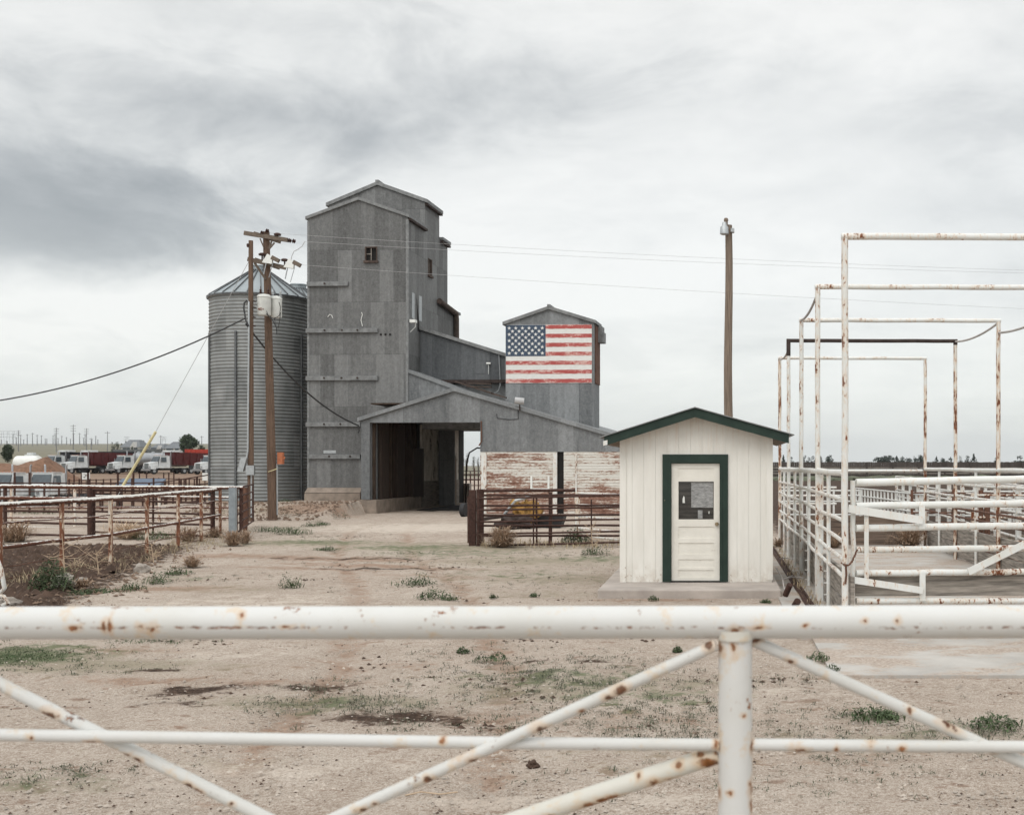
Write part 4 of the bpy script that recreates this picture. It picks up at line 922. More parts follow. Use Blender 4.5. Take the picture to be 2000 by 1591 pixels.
p2b = at(489.5, 1020, 45.2); p2t = at(490, 470, 45.2); p2b.z = gz(p2b.x, p2b.y)-.1
up2 = thing('utility_pole', (p2b.x, p2b.y, p2b.z+.1), 'thinner bare wooden pole with conduit and meter boxes standing by gate', 'utility pole')
a2 = lambda x, y, dy=0.0: at(x, y, 45.2+dy)
mb = MB(); mb.tube([p2b.lerp(p2t, i/8) for i in range(9)], [lerp(.125, .085, i/8) for i in range(9)], 12); mb.build('pole', M['pole_wood'], up2, True)
mb = MB(); mb.tube([a2(481, 594, -.1), a2(483, 586, -.15), a2(486, 590, -.15), a2(486, 640, -.15), a2(484, 880, -.15), a2(481, 897, -.15)], .035, 8); mb.build('conduit', M['galvanised'], up2, True)
mb = MB(); c = a2(474, 907, -.2); mb.obox(c, (.11, 0, 0), (0, .09, 0), (.07, 0, .26)); mb.build('meter_box', M['galvanised'], up2)
mb = MB(); c = a2(490, 918, -.2); mb.box(c.x-.16, c.x+.16, c.y-.09, c.y+.02, c.z-.19, c.z+.19); mb.build('breaker_box', M['truck_grey'], up2)
mb = MB(); mb.box(c.x-.155, c.x+.155, c.y-.10, c.y-.091, c.z-.18, c.z+.18); mb.build('box_cover', M['galvanised'], up2)
drop([a2(x, y, -.15) for x, y in ((491, 928), (491, 1010))], .03, 'conduit', 'galvanised', up2)
drop([a2(x, y, -.2) for x, y in ((483, 586), (477, 592), (476, 602), (478, 612), (479, 620), (481, 628), (486, 637))], .03, 'weatherhead_cable', 'wire_black', up2)
for y in (588, 600, 619, 636): mb = MB(); mb.tube([a2(495, y, -.05), a2(499, y+1, -.05)], .03, 6); mb.build('step_bolt', M['dark_trim'], up2)
mb = MB(); p = a2(484, 478, -.1); mb.lathe(p, [(.02, -.1), (.05, -.06), (.05, .03), (.02, .05)], 8); mb.build('insulator', M['insulator'], up2)

def wire(name, pts, r, mat, label):
    mb = MB(); mb.tube(pts, r, 6); o = mb.build(name, M[mat], None, True); return tag(o, label, 'wire')
wire('service_cable', arc(a2(478, 622, -.2), at(-260, 800, 44), .95, 30), .028, 'wire_black', 'thick black cable sagging leftwards from the thinner pole')
e = T_B @ Vector((uE-.05, -.15, zE-.2))
wire('service_cable', arc(a2(480, 632, -.2), e, .55, 24)+[e+Vector((.05, 0, -.25)), e+Vector((-.02, .02, -.33))], .034, 'wire_black', 'thick black cable from thinner pole to shed eave')
wire('guy_wire', [a2(489, 505, -.05), at(303, 845, 47.2)], .010, 'wire_grey', 'thin guy wire running from thinner pole down to yellow guard')
gg = at(239, 950, 47.8)
mb = MB(); mb.tube([at(304, 843, 47.2), gg], .055, 8); mb.m = 1; mb.tube([gg, at(205, 1010, 48)+Vector((0, 0, -.2))], .014, 5)
o = mb.build('guy_guard', [M['yellow_guard'], M['wire_grey']], None, True); tag(o, 'pale yellow plastic guard on the anchored guy wire', 'guy guard')
def along(a, b, ext=1.35): a, b = Vector(a), Vector(b); return a, a+(b-a)*ext
for k, (s, y1, y2, lb) in enumerate(((ap(595, 472, -.2), 525, 54, 'upper thin power wire crossing sky from the pole crossarm tip'), (ap(524, 455), 520, 56, 'thin power wire starting at the pole top insulator'), (ap(570, 516, -.2), 597, 54, 'lowest thin power wire crossing sky below the other two'))):
    a, b = along(s, at(2000, y1, y2))
    wire('power_line', arc(a, b, .25 if k < 2 else .18, 30), .0055, 'wire_grey', lb)

# tall light pole behind the office
lpb = at(1424, 1062, 32); lpt = at(1422.5, 440, 32)
lpo = thing('light_pole', (lpb.x, lpb.y, 0), 'tall weathered wooden pole with a small lamp rising behind office', 'light pole')
mb = MB(); mb.tube([Vector((lpb.x, lpb.y, 0)).lerp(lpt, i/9)+Vector((.02*math.sin(i), 0, 0)) for i in range(10)], [lerp(.135, .095, i/9) for i in range(10)], 12); mb.build('pole', M['pole_wood_pale'], lpo, True)
mb = MB(); c = at(1416, 452, 32); mb.lathe(c-Vector((.02, .25, 0)), [(.05, .2), (.07, .1), (.11, .07), (.12, -.12), (.09, -.14), (.03, -.15)], 14); mb.build('lamp_head', M['galvanised'], lpo, True)
mb = MB(); c = at(1418, 434, 32); mb.lathe(c-Vector((0, .12, 0)), [(.05, -.22), (.05, .0), (.065, .02), (.05, .08), (.03, .09)], 10); mb.build('photocell', M['pole_wood_pale'], lpo)
mb = MB(); c = at(1427, 452, 32); mb.box(c.x, c.x+.10, c.y-.2, c.y, c.z-.05, c.z+.05); mb.build('bracket', M['galvanised'], lpo)

# ---------------------------------------------------------------- fences
def pipe_fence(name, label, cat, P, ztop, rails, rpost=.035, mats=('white_pipe_rusty', 'white_pipe', 'rust_post'), toprad=.035, group=None, over=.0, ztops=None):
    """P list of (x,y) post positions, rails [(z, r, mat)]"""
    t = thing(name, (P[0][0], P[0][1], gz(*P[0])), label, cat, group)
    for i, (x, y) in enumerate(P):
        g = gz(x, y); zt_ = ztops[i] if ztops else g+ztop
        mb = MB(); mb.tube(wob((x, y, g-.1), (x, y, zt_), 4, .004), rpost, 10); mb.build('post', M[mats[0]], t, True)
    for (z, r, m) in rails:
        pts = []
        for i, (x, y) in enumerate(P):
            g = gz(x, y); zz_ = (ztops[i]-ztop+z) if ztops else g+z
            pts.append(Vector((x, y, zz_)))
        full = []
        for a, b in zip(pts, pts[1:]): full += wob(a, b, 4, .006 if r > .02 else .02)[:-1]
        full.append(pts[-1]); mb = MB(); mb.tube(full, r, 10); mb.build('rail', M[m], t, True)
    return t
def gp(px, Y): return ((px-PX0)/FPX*Y, Y)
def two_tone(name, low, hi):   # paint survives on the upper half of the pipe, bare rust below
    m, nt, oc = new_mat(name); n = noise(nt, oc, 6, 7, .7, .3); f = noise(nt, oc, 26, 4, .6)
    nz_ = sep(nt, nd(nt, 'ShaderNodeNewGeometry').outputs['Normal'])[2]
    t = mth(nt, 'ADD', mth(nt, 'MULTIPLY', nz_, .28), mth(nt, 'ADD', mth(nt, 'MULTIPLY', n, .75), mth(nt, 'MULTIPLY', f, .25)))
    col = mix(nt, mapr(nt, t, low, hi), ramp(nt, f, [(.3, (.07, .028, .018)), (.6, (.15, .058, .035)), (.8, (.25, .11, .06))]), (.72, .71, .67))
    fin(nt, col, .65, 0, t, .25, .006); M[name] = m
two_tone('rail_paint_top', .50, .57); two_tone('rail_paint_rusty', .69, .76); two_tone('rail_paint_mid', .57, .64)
painted('post_rusty', (.68, .67, .62), .475, .525, 4.5, (1, 1, .28), rc=(.22, .085, .045), halo=.5)
FA = [gp(-120, 19.6), gp(0, 21.3), gp(121, 23.4), gp(216, 25.3), gp(287, 28.0), gp(348, 30.6), gp(393, 33.0), gp(430, 35.6)]
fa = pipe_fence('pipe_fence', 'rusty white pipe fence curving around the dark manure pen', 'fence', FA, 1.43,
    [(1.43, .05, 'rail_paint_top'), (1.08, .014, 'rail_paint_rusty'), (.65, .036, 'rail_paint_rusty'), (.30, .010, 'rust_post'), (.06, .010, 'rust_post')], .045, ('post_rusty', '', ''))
# brown cross fence with a gate section
YB = 36.0
def flat_fence(name, label, cat, x0p, x1p, Y0, Y1, posts, rails, mat, rp=.05, ztop=None, g0=None, group=None):
    a = Vector(gp(x0p, Y0)+(0,)); b = Vector(gp(x1p, Y1)+(0,))
    def at_(px):   # point on the line a-b at column px
        k = (px-PX0)/FPX; dx = b.x-a.x; dy = b.y-a.y; t = (a.x-k*a.y)/(k*dy-dx); return a+(b-a)*t
    t = thing(name, (a.x, a.y, gz(a.x, a.y)), label, cat, group)
    for p, zt_, r in posts:
        q = at_(p); g = gz(q.x, q.y); mb = MB(); mb.tube(wob((q.x, q.y, g-.1), (q.x, q.y, zt_), 3, .003), r, 10); mb.build('post', M[mat if isinstance(mat, str) else mat[0]], t, True)
    for (xa, xb, za, zb_, r, m) in rails:
        p, q = at_(xa), at_(xb); mb = MB(); mb.tube(wob((p.x, p.y-.04, za), (q.x, q.y-.04, zb_), 10, .008), r, 8); mb.build('rail', M[m], t, True)
    return t
zB = lambda py, Y=YB: CH-(py-PY0)/FPX*Y
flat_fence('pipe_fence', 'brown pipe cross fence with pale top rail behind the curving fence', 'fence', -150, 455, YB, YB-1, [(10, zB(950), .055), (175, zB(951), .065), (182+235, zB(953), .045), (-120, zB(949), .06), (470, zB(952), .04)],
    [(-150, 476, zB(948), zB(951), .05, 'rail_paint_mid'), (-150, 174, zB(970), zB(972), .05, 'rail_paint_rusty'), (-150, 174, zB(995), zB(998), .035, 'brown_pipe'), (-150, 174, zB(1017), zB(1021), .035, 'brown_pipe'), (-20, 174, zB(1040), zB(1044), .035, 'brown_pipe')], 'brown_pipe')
flat_fence('pipe_gate', 'long brown pipe gate between post and steel column', 'gate', 183, 418, YB-.3, YB-1.2, [(183, zB(954), .05), (299, zB(958), .03), (414, zB(958), .045)],
    [(183, 416, zB(y0_), zB(y1_), .032, 'brown_pipe') for y0_, y1_ in ((956, 959), (975, 980), (997, 1001), (1017, 1021), (1037, 1042))], 'brown_pipe')
YW = 41
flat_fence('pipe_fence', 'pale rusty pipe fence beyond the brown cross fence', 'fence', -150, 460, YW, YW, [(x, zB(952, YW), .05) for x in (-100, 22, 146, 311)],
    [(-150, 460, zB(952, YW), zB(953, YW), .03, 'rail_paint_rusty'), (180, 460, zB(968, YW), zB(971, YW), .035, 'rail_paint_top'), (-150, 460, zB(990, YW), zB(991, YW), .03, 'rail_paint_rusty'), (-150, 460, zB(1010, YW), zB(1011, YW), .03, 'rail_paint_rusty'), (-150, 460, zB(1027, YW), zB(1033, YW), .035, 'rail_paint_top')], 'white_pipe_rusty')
# galvanised column and open gate
c = gp(455, 33.4); mb = MB(); mb.box(c[0]-.10, c[0]+.09, c[1]-.06, c[1]+.06, -.1, zB(952, 33.4)); mb.m = 0
tag(mb.build('steel_column', M['steel_post']), 'plain grey square steel column holding the open brown gate', 'post')
ga, gb = Vector(gp(462, 34.2)+(0,)), Vector(gp(494, 41.5)+(0,))
gt = thing('pipe_gate', ga, 'rusty brown pipe gate swung open beside the steel column', 'gate')
for k in range(6):
    z = .18+k*.26; mb = MB(); mb.tube([ga+Vector((0, 0, z)), gb+Vector((0, 0, z))], .028, 8); mb.build('rail', M['brown_pipe'], gt, True)
for f in (0, .33, .66, 1): p = ga.lerp(gb, f); mb = MB(); mb.tube([p+Vector((0, 0, .15)), p+Vector((0, 0, 1.5))], .035 if f in (0, 1) else .02, 8); mb.build('upright', M['brown_pipe'], gt, True)
c = gp(479, 38.5); mb = MB(); mb.tube(wob((c[0], c[1], -.1), (c[0], c[1], 1.42), 4, .01), .075, 9); tag(mb.build('wooden_post', M['rust_post'], None, True), 'stout rusty post standing behind the open brown gate', 'post')

# brown fence by the mill and its gate
YM = 31.6
fm_ = flat_fence('pipe_fence', 'brown pipe fence in front of the peeling white boards', 'fence', 925, 1215, YM, YM, [(938, zB(955, YM), .10), (1048, zB(968, YM), .025), (1075, zB(961, YM), .05)],
    [(944, 1124, zB(958, YM), zB(957, YM), .04, 'brown_pipe')]+[(944, 1230, zB(a, YM), zB(a-1, YM), .03, 'brown_pipe') for a in (967, 987, 1006, 1026, 1046)]+[(900, 1230, 0.03, .03, .02, 'brown_pipe')][:0], 'brown_pipe')
c = gp(923, YM-.2); mb = MB(); mb.box(c[0]-.085, c[0]+.085, c[1]-.08, c[1]+.08, -.1, zB(956, YM)); tag(mb.build('wooden_post', M['brown_pipe']), 'dark square gate post, leftmost of the pair by the mill bay', 'post')
g2 = thing('pipe_gate', gp(915, YM-.4)+(0,), 'brown pipe gate panel hung in front of the brown mill fence', 'gate')
for ya, yb_ in ((974, 966), (996, 989), (1019, 1013), (1043, 1037), (1066, 1058)):
    mb = MB(); a = at(930, ya, YM-.5); b = at(1230, yb_, YM-.9); mb.tube(wob(a, b, 8, .006), .026, 8); mb.build('rail', M['brown_pipe'], g2, True)
for x, ya, yb_ in ((915, 968, 1060), (934, 962, 1065), (1042, 970, 1062), (1155, 975, 1058)):
    mb = MB(); mb.tube([at(x, ya, YM-.55), at(x, yb_, YM-.55)], .03 if x < 940 else .02, 8); mb.build('upright', M['brown_pipe'], g2, True)
c = gp(1128, 34); wf = pipe_fence('pipe_fence', 'short white pipe fence meeting the brown mill fence', 'fence', [gp(1128, 34.2), gp(1260, 31.0)], 1.37,
    [(1.34, .035, 'white_pipe_worn'), (1.0, .035, 'white_pipe_worn'), (.66, .035, 'white_pipe_worn'), (.32, .035, 'white_pipe_worn'), (.1, .03, 'white_pipe_worn')], .085, ('white_pipe_rusty', '', ''))

# ---------------------------------------------------------------- white loading pen
DS = [14.6, 18.7, 23.0, 26.7, 30.9]; TP = [462, 560, 625, 665, 699]
LX = [xo(1650, 14.6), xo(1597, 18.7), xo(1565, 23.0), xo(1540, 26.7), xo(1523, 30.9)]
RX = [5.5, 5.5, xo(1950, 23.0), xo(1866, 26.7), xo(1807, 30.9)]
names = ['tallest-looking white pipe overhead frame nearest the office', 'white overhead frame with rust speckled beam behind the nearest frame', 'white overhead frame with curved tie pipes at its right corner', 'overhead frame with a dark rust brown beam', 'smallest-looking overhead frame at the far end of the pen']
for i in range(5):
    zt_ = zo(TP[i], DS[i])
    t = thing('overhead_frame', (LX[i], DS[i], 0), names[i], 'pipe frame', 'overhead pipe frames over the loading pen')
    for k, x in enumerate((LX[i], RX[i])):
        m_ = 'white_pipe_rusty' if (k == 1 or i == 4) else ('white_pipe_worn')
        mb = MB(); mb.tube(wob((x, DS[i], -.1), (x, DS[i], zt_-.03), 8, .006), .042, 14); mb.build('post', M[m_], t, True)
    mb = MB(); mb.tube(wob((LX[i]-.045, DS[i], zt_), (RX[i]+.045, DS[i], zt_-.01), 8, .004), .043, 14); mb.build('beam', M['dark_trim' if i == 3 else 'white_pipe_worn'], t, True)
    if i == 3:
        for x in (LX[i], RX[i]): mb = MB(); mb.tube([(x, DS[i], zt_-.35 if x < 3 else zt_-.1), (x, DS[i], zt_)], .048, 12); mb.build('rusted_collar', M['dark_trim'], t, True)
    ties = {1: [((LX[1], 18.7, zt_-.1), (LX[2], 23.0, zo(625, 23.0)))], 3: [((LX[3], 26.7, zt_-.2), (LX[4], 30.9, zo(700, 30.9)))],
            2: [((RX[2], 23.0, zt_-.05), (RX[3], 26.7, zo(667, 26.7))), ((RX[2], 23.0, zt_-.25), (RX[1], 18.7, zo(600, 18.7)))]}.get(i, [])
    for p, q in ties: mb = MB(); mb.tube(arc(p, q, .09, 10), .022, 8); mb.build('tie_pipe', M['curved_rod'], t, True)
def lineX(y, side): return float(np.interp(y, DS, LX if side == 0 else RX))
def pen_side(side, label, ys, rails, boards, mrail):
    x0_ = lineX(ys[0], side); t = thing('pen_fence', (x0_, ys[0], 0), label, 'fence')
    for y in ys:
        if min(abs(y-d) for d in DS) < .2: continue
        x = lineX(y, side); mb = MB(); mb.tube([(x, y, -.05), (x, y, 2.03)], .030, 10); mb.build('post', M['white_pipe'], t, True)
    for z, r, m_ in rails:
        pts = [Vector((lineX(y, side)+(.0), y, z)) for y in np.linspace(ys[0], ys[-1], 14)]
        pts = [p+Vector((random.uniform(-.01, .01), 0, random.uniform(-.01, .01))) for p in pts]
        mb = MB(); mb.tube(pts, r, 10); mb.build('rail', M[m_], t, True)
    for a, b, z0_, z1_ in boards:
        off = .075 if side == 0 else .05
        xa, xb = lineX(a, side)+off, lineX(b, side)+off
        mb = MB(); mb.hexa([(xa, a, z0_), (xa+.05, a, z0_), (xb+.05, b, z0_), (xb, b, z0_), (xa, a, z1_), (xa+.05, a, z1_), (xb+.05, b, z1_), (xb, b, z1_)]); mb.build('side_board', M['grey_board'], t)
    return t
ysL = [14.6, 16.8, 18.7, 20.8, 23.0, 24.7, 26.7, 28.6, 30.9]
bd = []
for a, b in zip(DS, DS[1:]):
    m_ = (a+b)/2
    for p, q in ((a+.02, m_-.02), (m_+.02, b-.02)):
        bd += [(p, q, .04, .36+random.uniform(-.02, .02)), (p, q, .385, .74+random.uniform(-.03, .03))]
ls = pen_side(0, 'white pipe fence with grey lower boards along the office side of pen', ysL, [(2.055, .045, 'white_pipe')]+[(z, .028, 'white_pipe_worn') for z in (1.72, 1.44, 1.19, .96, .74)], bd, 'white_pipe')
mb = MB()
for y in (16.8, 20.8):
    x = lineX(y, 0)
    for k in range(4): mb.tube([(x-.07, y, .12+k*.17), (x, y, .12+k*.17)], .008, 5)
mb.build('cut_mesh_stubs', M['white_pipe_worn'], ls)
mb = MB(); mb.box(xo(1598, 18.6)-.05, xo(1598, 18.6)+.07, 18.45, 18.55, .0, 2.0); mb.build('flat_post', M['white_pipe_worn'], ls)
ysR = [11.5, 14.6, 16.5, 18.7, 20.8, 23.0, 24.8, 26.7, 28.8, 30.9]
bd = []
for a, b in zip([12.0]+DS, DS): bd += [(a+.01, b-.01, .04, .36+random.uniform(-.03, .03)), (a+.01, b-.01, .39, .72+random.uniform(-.03, .03))]
pen_side(1, 'white and rusty pipe fence with sagging boards, far long side of pen', ysR, [(2.05, .045, 'white_pipe')]+[(z, r, m_) for z, r, m_ in ((1.72, .03, 'white_pipe_worn'), (1.45, .03, 'white_pipe_worn'), (1.18, .024, 'rust_post'), (.98, .022, 'rust_post'))], bd, '')
# back rail and board barrier inside the pen
t = thing('board_barrier', (1.66, 31.2, 0), 'weathered brown boards closing the far end of loading pen', 'barrier')
for z0_, z1_ in ((.03, .40), (.42, .80)): mb = MB(); mb.box(1.72, 5.4, 31.2, 31.26, z0_, z1_); mb.build('board', M['brown_board'], t)
mb = MB(); mb.tube([(1.66, 31.3, zo(919, 31)), (5.5, 31.3, zo(919, 31))], .04, 8); mb.build('rail', M['white_pipe'], t, True)
for py in (952, 968, 984): mb = MB(); mb.tube([(1.66, 31.3, zo(py, 31)), (3.2, 31.3, zo(py, 31))], .028, 8); mb.build('rail', M['white_pipe_worn'], t, True)
# front gate of the pen
pg = thing('pen_gate', (1.7, 14.75, 0), 'white pipe gate with grey bottom board closing the near pen end', 'gate')
def PG(px, py): Yq = lerp(14.75, 15.25, (px-1668)/332); return at(px, py, Yq)
for (ya, yb_, r) in ((942, 935, .048), (988, 982, .045), (1031, 1026, .045), (1073, 1070, .042), (1119, 1116, .042), (1173, 1173, .042)):
    a, b = PG(1672, ya), PG(2000, yb_); mb = MB(); mb.tube(wob(a, a+(b-a)*1.55, 10, .004), r, 12); mb.build('rail', M['white_pipe' if ya < 1050 else 'white_pipe_worn'], pg, True)
for x, ya, yb_, r in ((1666, 938, 1182, .032),): mb = MB(); mb.tube(wob(PG(x, ya), PG(x, yb_), 8, .01), r, 10); mb.build('stile', M['white_pipe_worn'], pg, True)
for x, w, ya, yb_ in ((1691, .055, 990, 1136), (1799, .075, 986, 1032), (1800, .075, 1118, 1172)):
    p = PG(x, ya); q = PG(x, yb_); mb = MB(); mb.box(p.x-w/2, p.x+w/2, p.y-.075, p.y-.055, q.z, p.z); mb.build('flat_upright', M['white_pipe_worn'], pg)
for (p, q, w) in (((1655, 992), (1800, 1015), .10), ((1662, 1130), (1800, 1151), .085), ((1888, 1115), (2060, 1030), .09)):
    a, b = PG(*p)-Vector((0, .10, 0)), PG(*q)-Vector((0, .10, 0)); mb = MB(); mb.bar(a, b, .015, w); mb.build('brace_plate', M['white_pipe'], pg)
a, b = PG(1672, 1123), PG(2000, 1123); mb = MB(); mb.hexa([a+Vector((0, .06, -.27)), b*1+(b-a)*.55+Vector((0, .06, -.27)), b+(b-a)*.55+Vector((0, .1, -.27)), a+Vector((0, .1, -.27)), a+Vector((0, .06, 0)), b+(b-a)*.55+Vector((0, .06, 0)), b+(b-a)*.55+Vector((0, .1, 0)), a+Vector((0, .1, 0))]); mb.build('bottom_board', M['grey_board'], pg)
mb = MB()
pts = [(1644, 1098, -.10), (1650, 1103, -.14), (1658, 1103, -.14), (1664, 1096, -.14), (1669, 1085, -.13), (1674, 1073, -.10)]
ch = [at(x, y, 14.7+d) for x, y, d in pts]
for a, b in zip(ch, ch[1:]):
    for k in range(3): p = a.lerp(b, k/3); q = a.lerp(b, (k+.8)/3); off = Vector((0, .012, 0)) if k % 2 else Vector((.010, 0, .006)); mb.tube([p+off, q-off], .011, 5); mb.tube([p-off, q+off], .011, 5)
tag(mb.build('chain', M['rust_post']), 'rusty chain looped between pen post and white gate', 'chain')
mb = MB(); mb.tube([at(1652, 1103, 14.55), at(1653, 1122, 14.55), at(1651, 1140, 14.55)], .014, 5); tag(mb.build('chain_end', M['rust_post']), 'loose rusty chain end hanging down the nearest pen post', 'chain')
# concrete floors
mb = MB(); mb.box(1.18, 7.5, 11.9, 14.5, -.2, .012); o = mb.build('concrete_apron', M['concrete_floor']); tag(o, kind='structure')
mb = MB(); mb.box(1.0, 6.2, 14.504, 33, -.2, .008); o = mb.build('pen_floor', M['concrete_floor']); tag(o, kind='structure')
# rusty channel along the foot of the pen fence, and scrap pipes by the office
mb = MB(); mb.box(1.44, 1.47, 14.5, 31, .01, .055); mb.box(1.35, 1.44, 14.5, 31, .01, .022); tag(mb.build('steel_channel', M['brown_pipe']), 'rusty steel channel lying along the foot of pen fence', 'channel')
for (a, b, r, lb) in (((1534, 1162, 17.4), (1543, 1141, 17.3), .045, 'short rusty pipe stub leaning beside the office slab'), ((1552, 1183, 16.9), (1558, 1173, 16.8), .05, 'rusty pipe stub nearest the foreground rail')):
    p, q = at(*a), at(*b); p.z = max(p.z, .0); mb = MB(); mb.tube([p, q], r, 10); tag(mb.build('pipe_stub', M['brown_pipe'], None, True), lb, 'pipe')
t = thing('scrap_iron', gp(1535, 18.3)+(.13,), 'bent scrap iron rods lying on the concrete by office corner', 'scrap')
for pts in ([(1515, 1108), (1528, 1128), (1531, 1145), (1536, 1160)], [(1530, 1130), (1550, 1126), (1568, 1128)], [(1531, 1130), (1548, 1123)], [(1523, 1090), (1530, 1089), (1550, 1090)]):
    mb = MB(); ps = []
    for x, y in pts: Yg = (CH-.15)*FPX/(y-PY0); ps.append(Vector(((x-PX0)/FPX*Yg, Yg, .15)))
    mb.tube(ps, .012, 5); mb.build('rod', M['curved_rod'], t)
# further white pens
simple('far_white', (.66, .66, .63), .7, 0, .12, 3)
def far_pen(name, label, a, b, n, ztop, zs, rp, rr, mat='far_white', group=None):
    t = thing(name, (a[0], a[1], 0), label, 'fence', group); a, b = Vector(a+(0,)), Vector(b+(0,))
    for i in range(n): p = a.lerp(b, i/(n-1)); mb = MB(); mb.box(p.x-rp, p.x+rp, p.y-rp, p.y+rp, -.1, ztop); mb.build('post', M[mat], t)
    for z in zs: mb = MB(); mb.tube([a+Vector((0, 0, z)), b+Vector((0, 0, z))], rr, 6); mb.build('rail', M[mat], t, True)
    return t
far_pen('pen_fence', 'white alley fence of closely set posts seen through the pen gate', gp(1672, 52), gp(1808, 40), 20, 1.17, (1.14, .82, .5), .034, .035)
far_pen('pen_fence', 'long white pipe fence running away right of the pen', (6.9, 20), (8.6, 56), 14, 1.66, (1.62, 1.3, 1.0, .7, .4), .06, .035, 'white_pipe_worn')
far_pen('pen_fence', 'outer white pipe fence beside the brown posts right of pen', (8.0, 18), (11.0, 50), 10, 1.55, (1.5, 1.1, .8, .4), .05, .035, 'white_pipe_worn')
far_pen('pen_fence', 'white cross fence closing the alley beyond the pen', gp(1800, 46), gp(2080, 44), 9, 1.2, (1.15, .85, .5, .2), .06, .04)
far_pen('pen_fence', 'low white fence crossing behind the loading pen posts', gp(1525, 44), gp(1680, 44), 7, 1.25, (1.2, 1.02, .8, .3), .035, .035)
far_pen('pen_fence', 'rusty white cross fence just outside the pen boards', (5.9, 27), (12.5, 26.5), 6, 1.5, (1.46, 1.2, .95, .7, .4), .035, .026, 'white_pipe_rusty')
far_pen('pen_fence', 'brown rusty cross fence among the white pens', (6.0, 36), (16, 35), 9, 1.4, (1.3, 1.0, .7, .4), .035, .026, 'rust_post')
for k, (x, Y, lb) in enumerate(((1928, 27, 'stout brown post among the white fences'), (1916, 33, 'rust brown post further back among the white fences'))):
    c = gp(x, Y); mb = MB(); mb.tube([(c[0], c[1], -.1), (c[0], c[1], 1.45)], .07, 9); tag(mb.build('wooden_post', M['rust_post'], None, True), lb, 'post')
# dark board windbreak across the right-hand yard
wb = thing('board_windbreak', (8, 180, 0), 'long dark weathered board windbreak fence on the right horizon', 'windbreak')
zt_ = zo(902, 180); x0_, x1_ = xo(1490, 180), xo(2250, 180); nn = 110
mb = MB()
x = x0_
while x < x1_:
    w = random.uniform(.25, .36); mb.box(x, x+w-.02, 180, 180.08+random.uniform(-.03, .03), .2, zt_+random.uniform(-.03, .03)); x += w
mb.build('boards', M['far_fence'], wb)
for z in (zt_-.9, zt_-1.35, .95): mb = MB(); mb.box(x0_, x1_, 179.85, 179.97, z-.07, z+.07); mb.build('rail', M['grey_board'], wb)
for k in range(16): x = lerp(x0_, x1_, k/15); mb = MB(); mb.box(x-.12, x+.12, 179.7, 180.2, -.2, zt_); mb.build('post', M['far_fence'], wb)
mb = MB()
for k in range(60): mb.blob((lerp(x0_, x1_, random.random()), 172+random.uniform(-3, 3), .0), random.uniform(2, 6), 1.2, random.uniform(.3, .75), k, 1, .4)
tag(mb.build('dark_weeds', M['dull_leaf']), kind='stuff')

# ---------------------------------------------------------------- foreground gate
YF = 2.15
fg = thing('foreground_gate', (xo(1436, YF), YF, 0), 'close blurred white pipe gate with rust spots spanning the view', 'gate')
X_ = lambda px: (px-PX0)/FPX*YF
Z_ = lambda py: CH-(py-PY0)/FPX*YF
xp = X_(1436)
def fs(px, py, w, h): return ((px-1436)/FPX*YF, Z_(py), w/FPX*YF, h/FPX*YF)
chips('foreground_rail_paint', (.60, .60, .585), 12.0, .985, .30, Z_(1221), (.20, .07, .02), [fs(221, 1218, 5, 11), fs(232, 1216, 5, 15), fs(160, 1221, 10, 5), fs(290, 1222, 8, 7), fs(311, 1224, 8, 9), fs(481, 1197, 7, 6), fs(570, 1219, 12, 3), fs(1480, 1218, 14, 4), fs(1438, 1226, 12, 8), fs(1685, 1208, 5, 5), fs(1750, 1209, 6, 5), fs(1570, 1219, 6, 4)])
chips('foreground_post_paint', (.61, .61, .595), 14.0, .80, .30, None, (.24, .09, .025), [fs(1432, 1262, 6, 14), fs(1405, 1262, 8, 12), fs(1468, 1450, 4, 14), fs(1469, 1535, 5, 16), fs(1469, 1570, 4, 20), fs(1427, 1538, 5, 5), fs(1450, 1389, 4, 4), fs(1404, 1545, 5, 12), fs(1465, 1522, 4, 6), fs(185, 1446, 14, 5), fs(68, 1435, 5, 5), fs(870, 1441, 6, 6), fs(1760, 1459, 7, 7), fs(1632, 1459, 5, 6), fs(1398, 1450, 5, 8)])
chips('foreground_brace_paint', (.60, .60, .58), 9.0, .60, .36, None, (.12, .045, .018), [fs(92, 1398, 14, 9), fs(240, 1476, 10, 5), fs(264, 1488, 9, 6), fs(362, 1540, 11, 7), fs(382, 1548, 9, 6), fs(1060, 1414, 17, 10), fs(930, 1478, 12, 8), fs(1214, 1343, 12, 10), fs(1195, 1357, 12, 6), fs(845, 1515, 9, 8), fs(740, 1562, 6, 5), fs(715, 1573, 7, 5), fs(1385, 1255, 9, 10), fs(1136, 1383, 7, 4), fs(1545, 1292, 9, 6), fs(1778, 1388, 5, 5), fs(1475, 1248, 14, 5), fs(1940, 1468, 8, 4), fs(450, 1574, 5, 4)])
chips('foreground_rusty_paint', (.60, .585, .53), 15.0, .42, .45, None, (.20, .075, .02), [fs(1384, 1487, 24, 10), fs(1366, 1474, 10, 6), fs(1276, 1530, 12, 9), fs(1320, 1521, 22, 5), fs(1200, 1558, 26, 6), fs(1155, 1575, 26, 6), fs(1400, 1463, 6, 8), fs(1328, 1492, 8, 8), fs(1075, 1590, 10, 4), fs(1250, 1512, 6, 7)])
mb = MB(); mb.tube([(X_(-7500), YF, Z_(1222)), (X_(-1400), YF, Z_(1218)), (X_(0), YF, Z_(1216)), (X_(1000), YF, Z_(1215)), (X_(2000), YF, Z_(1213.5)), (X_(3400), YF, Z_(1212)), (X_(7000), YF, Z_(1209))], .0300, 40); mb.build('top_rail', M['foreground_rail_paint'], fg, True)
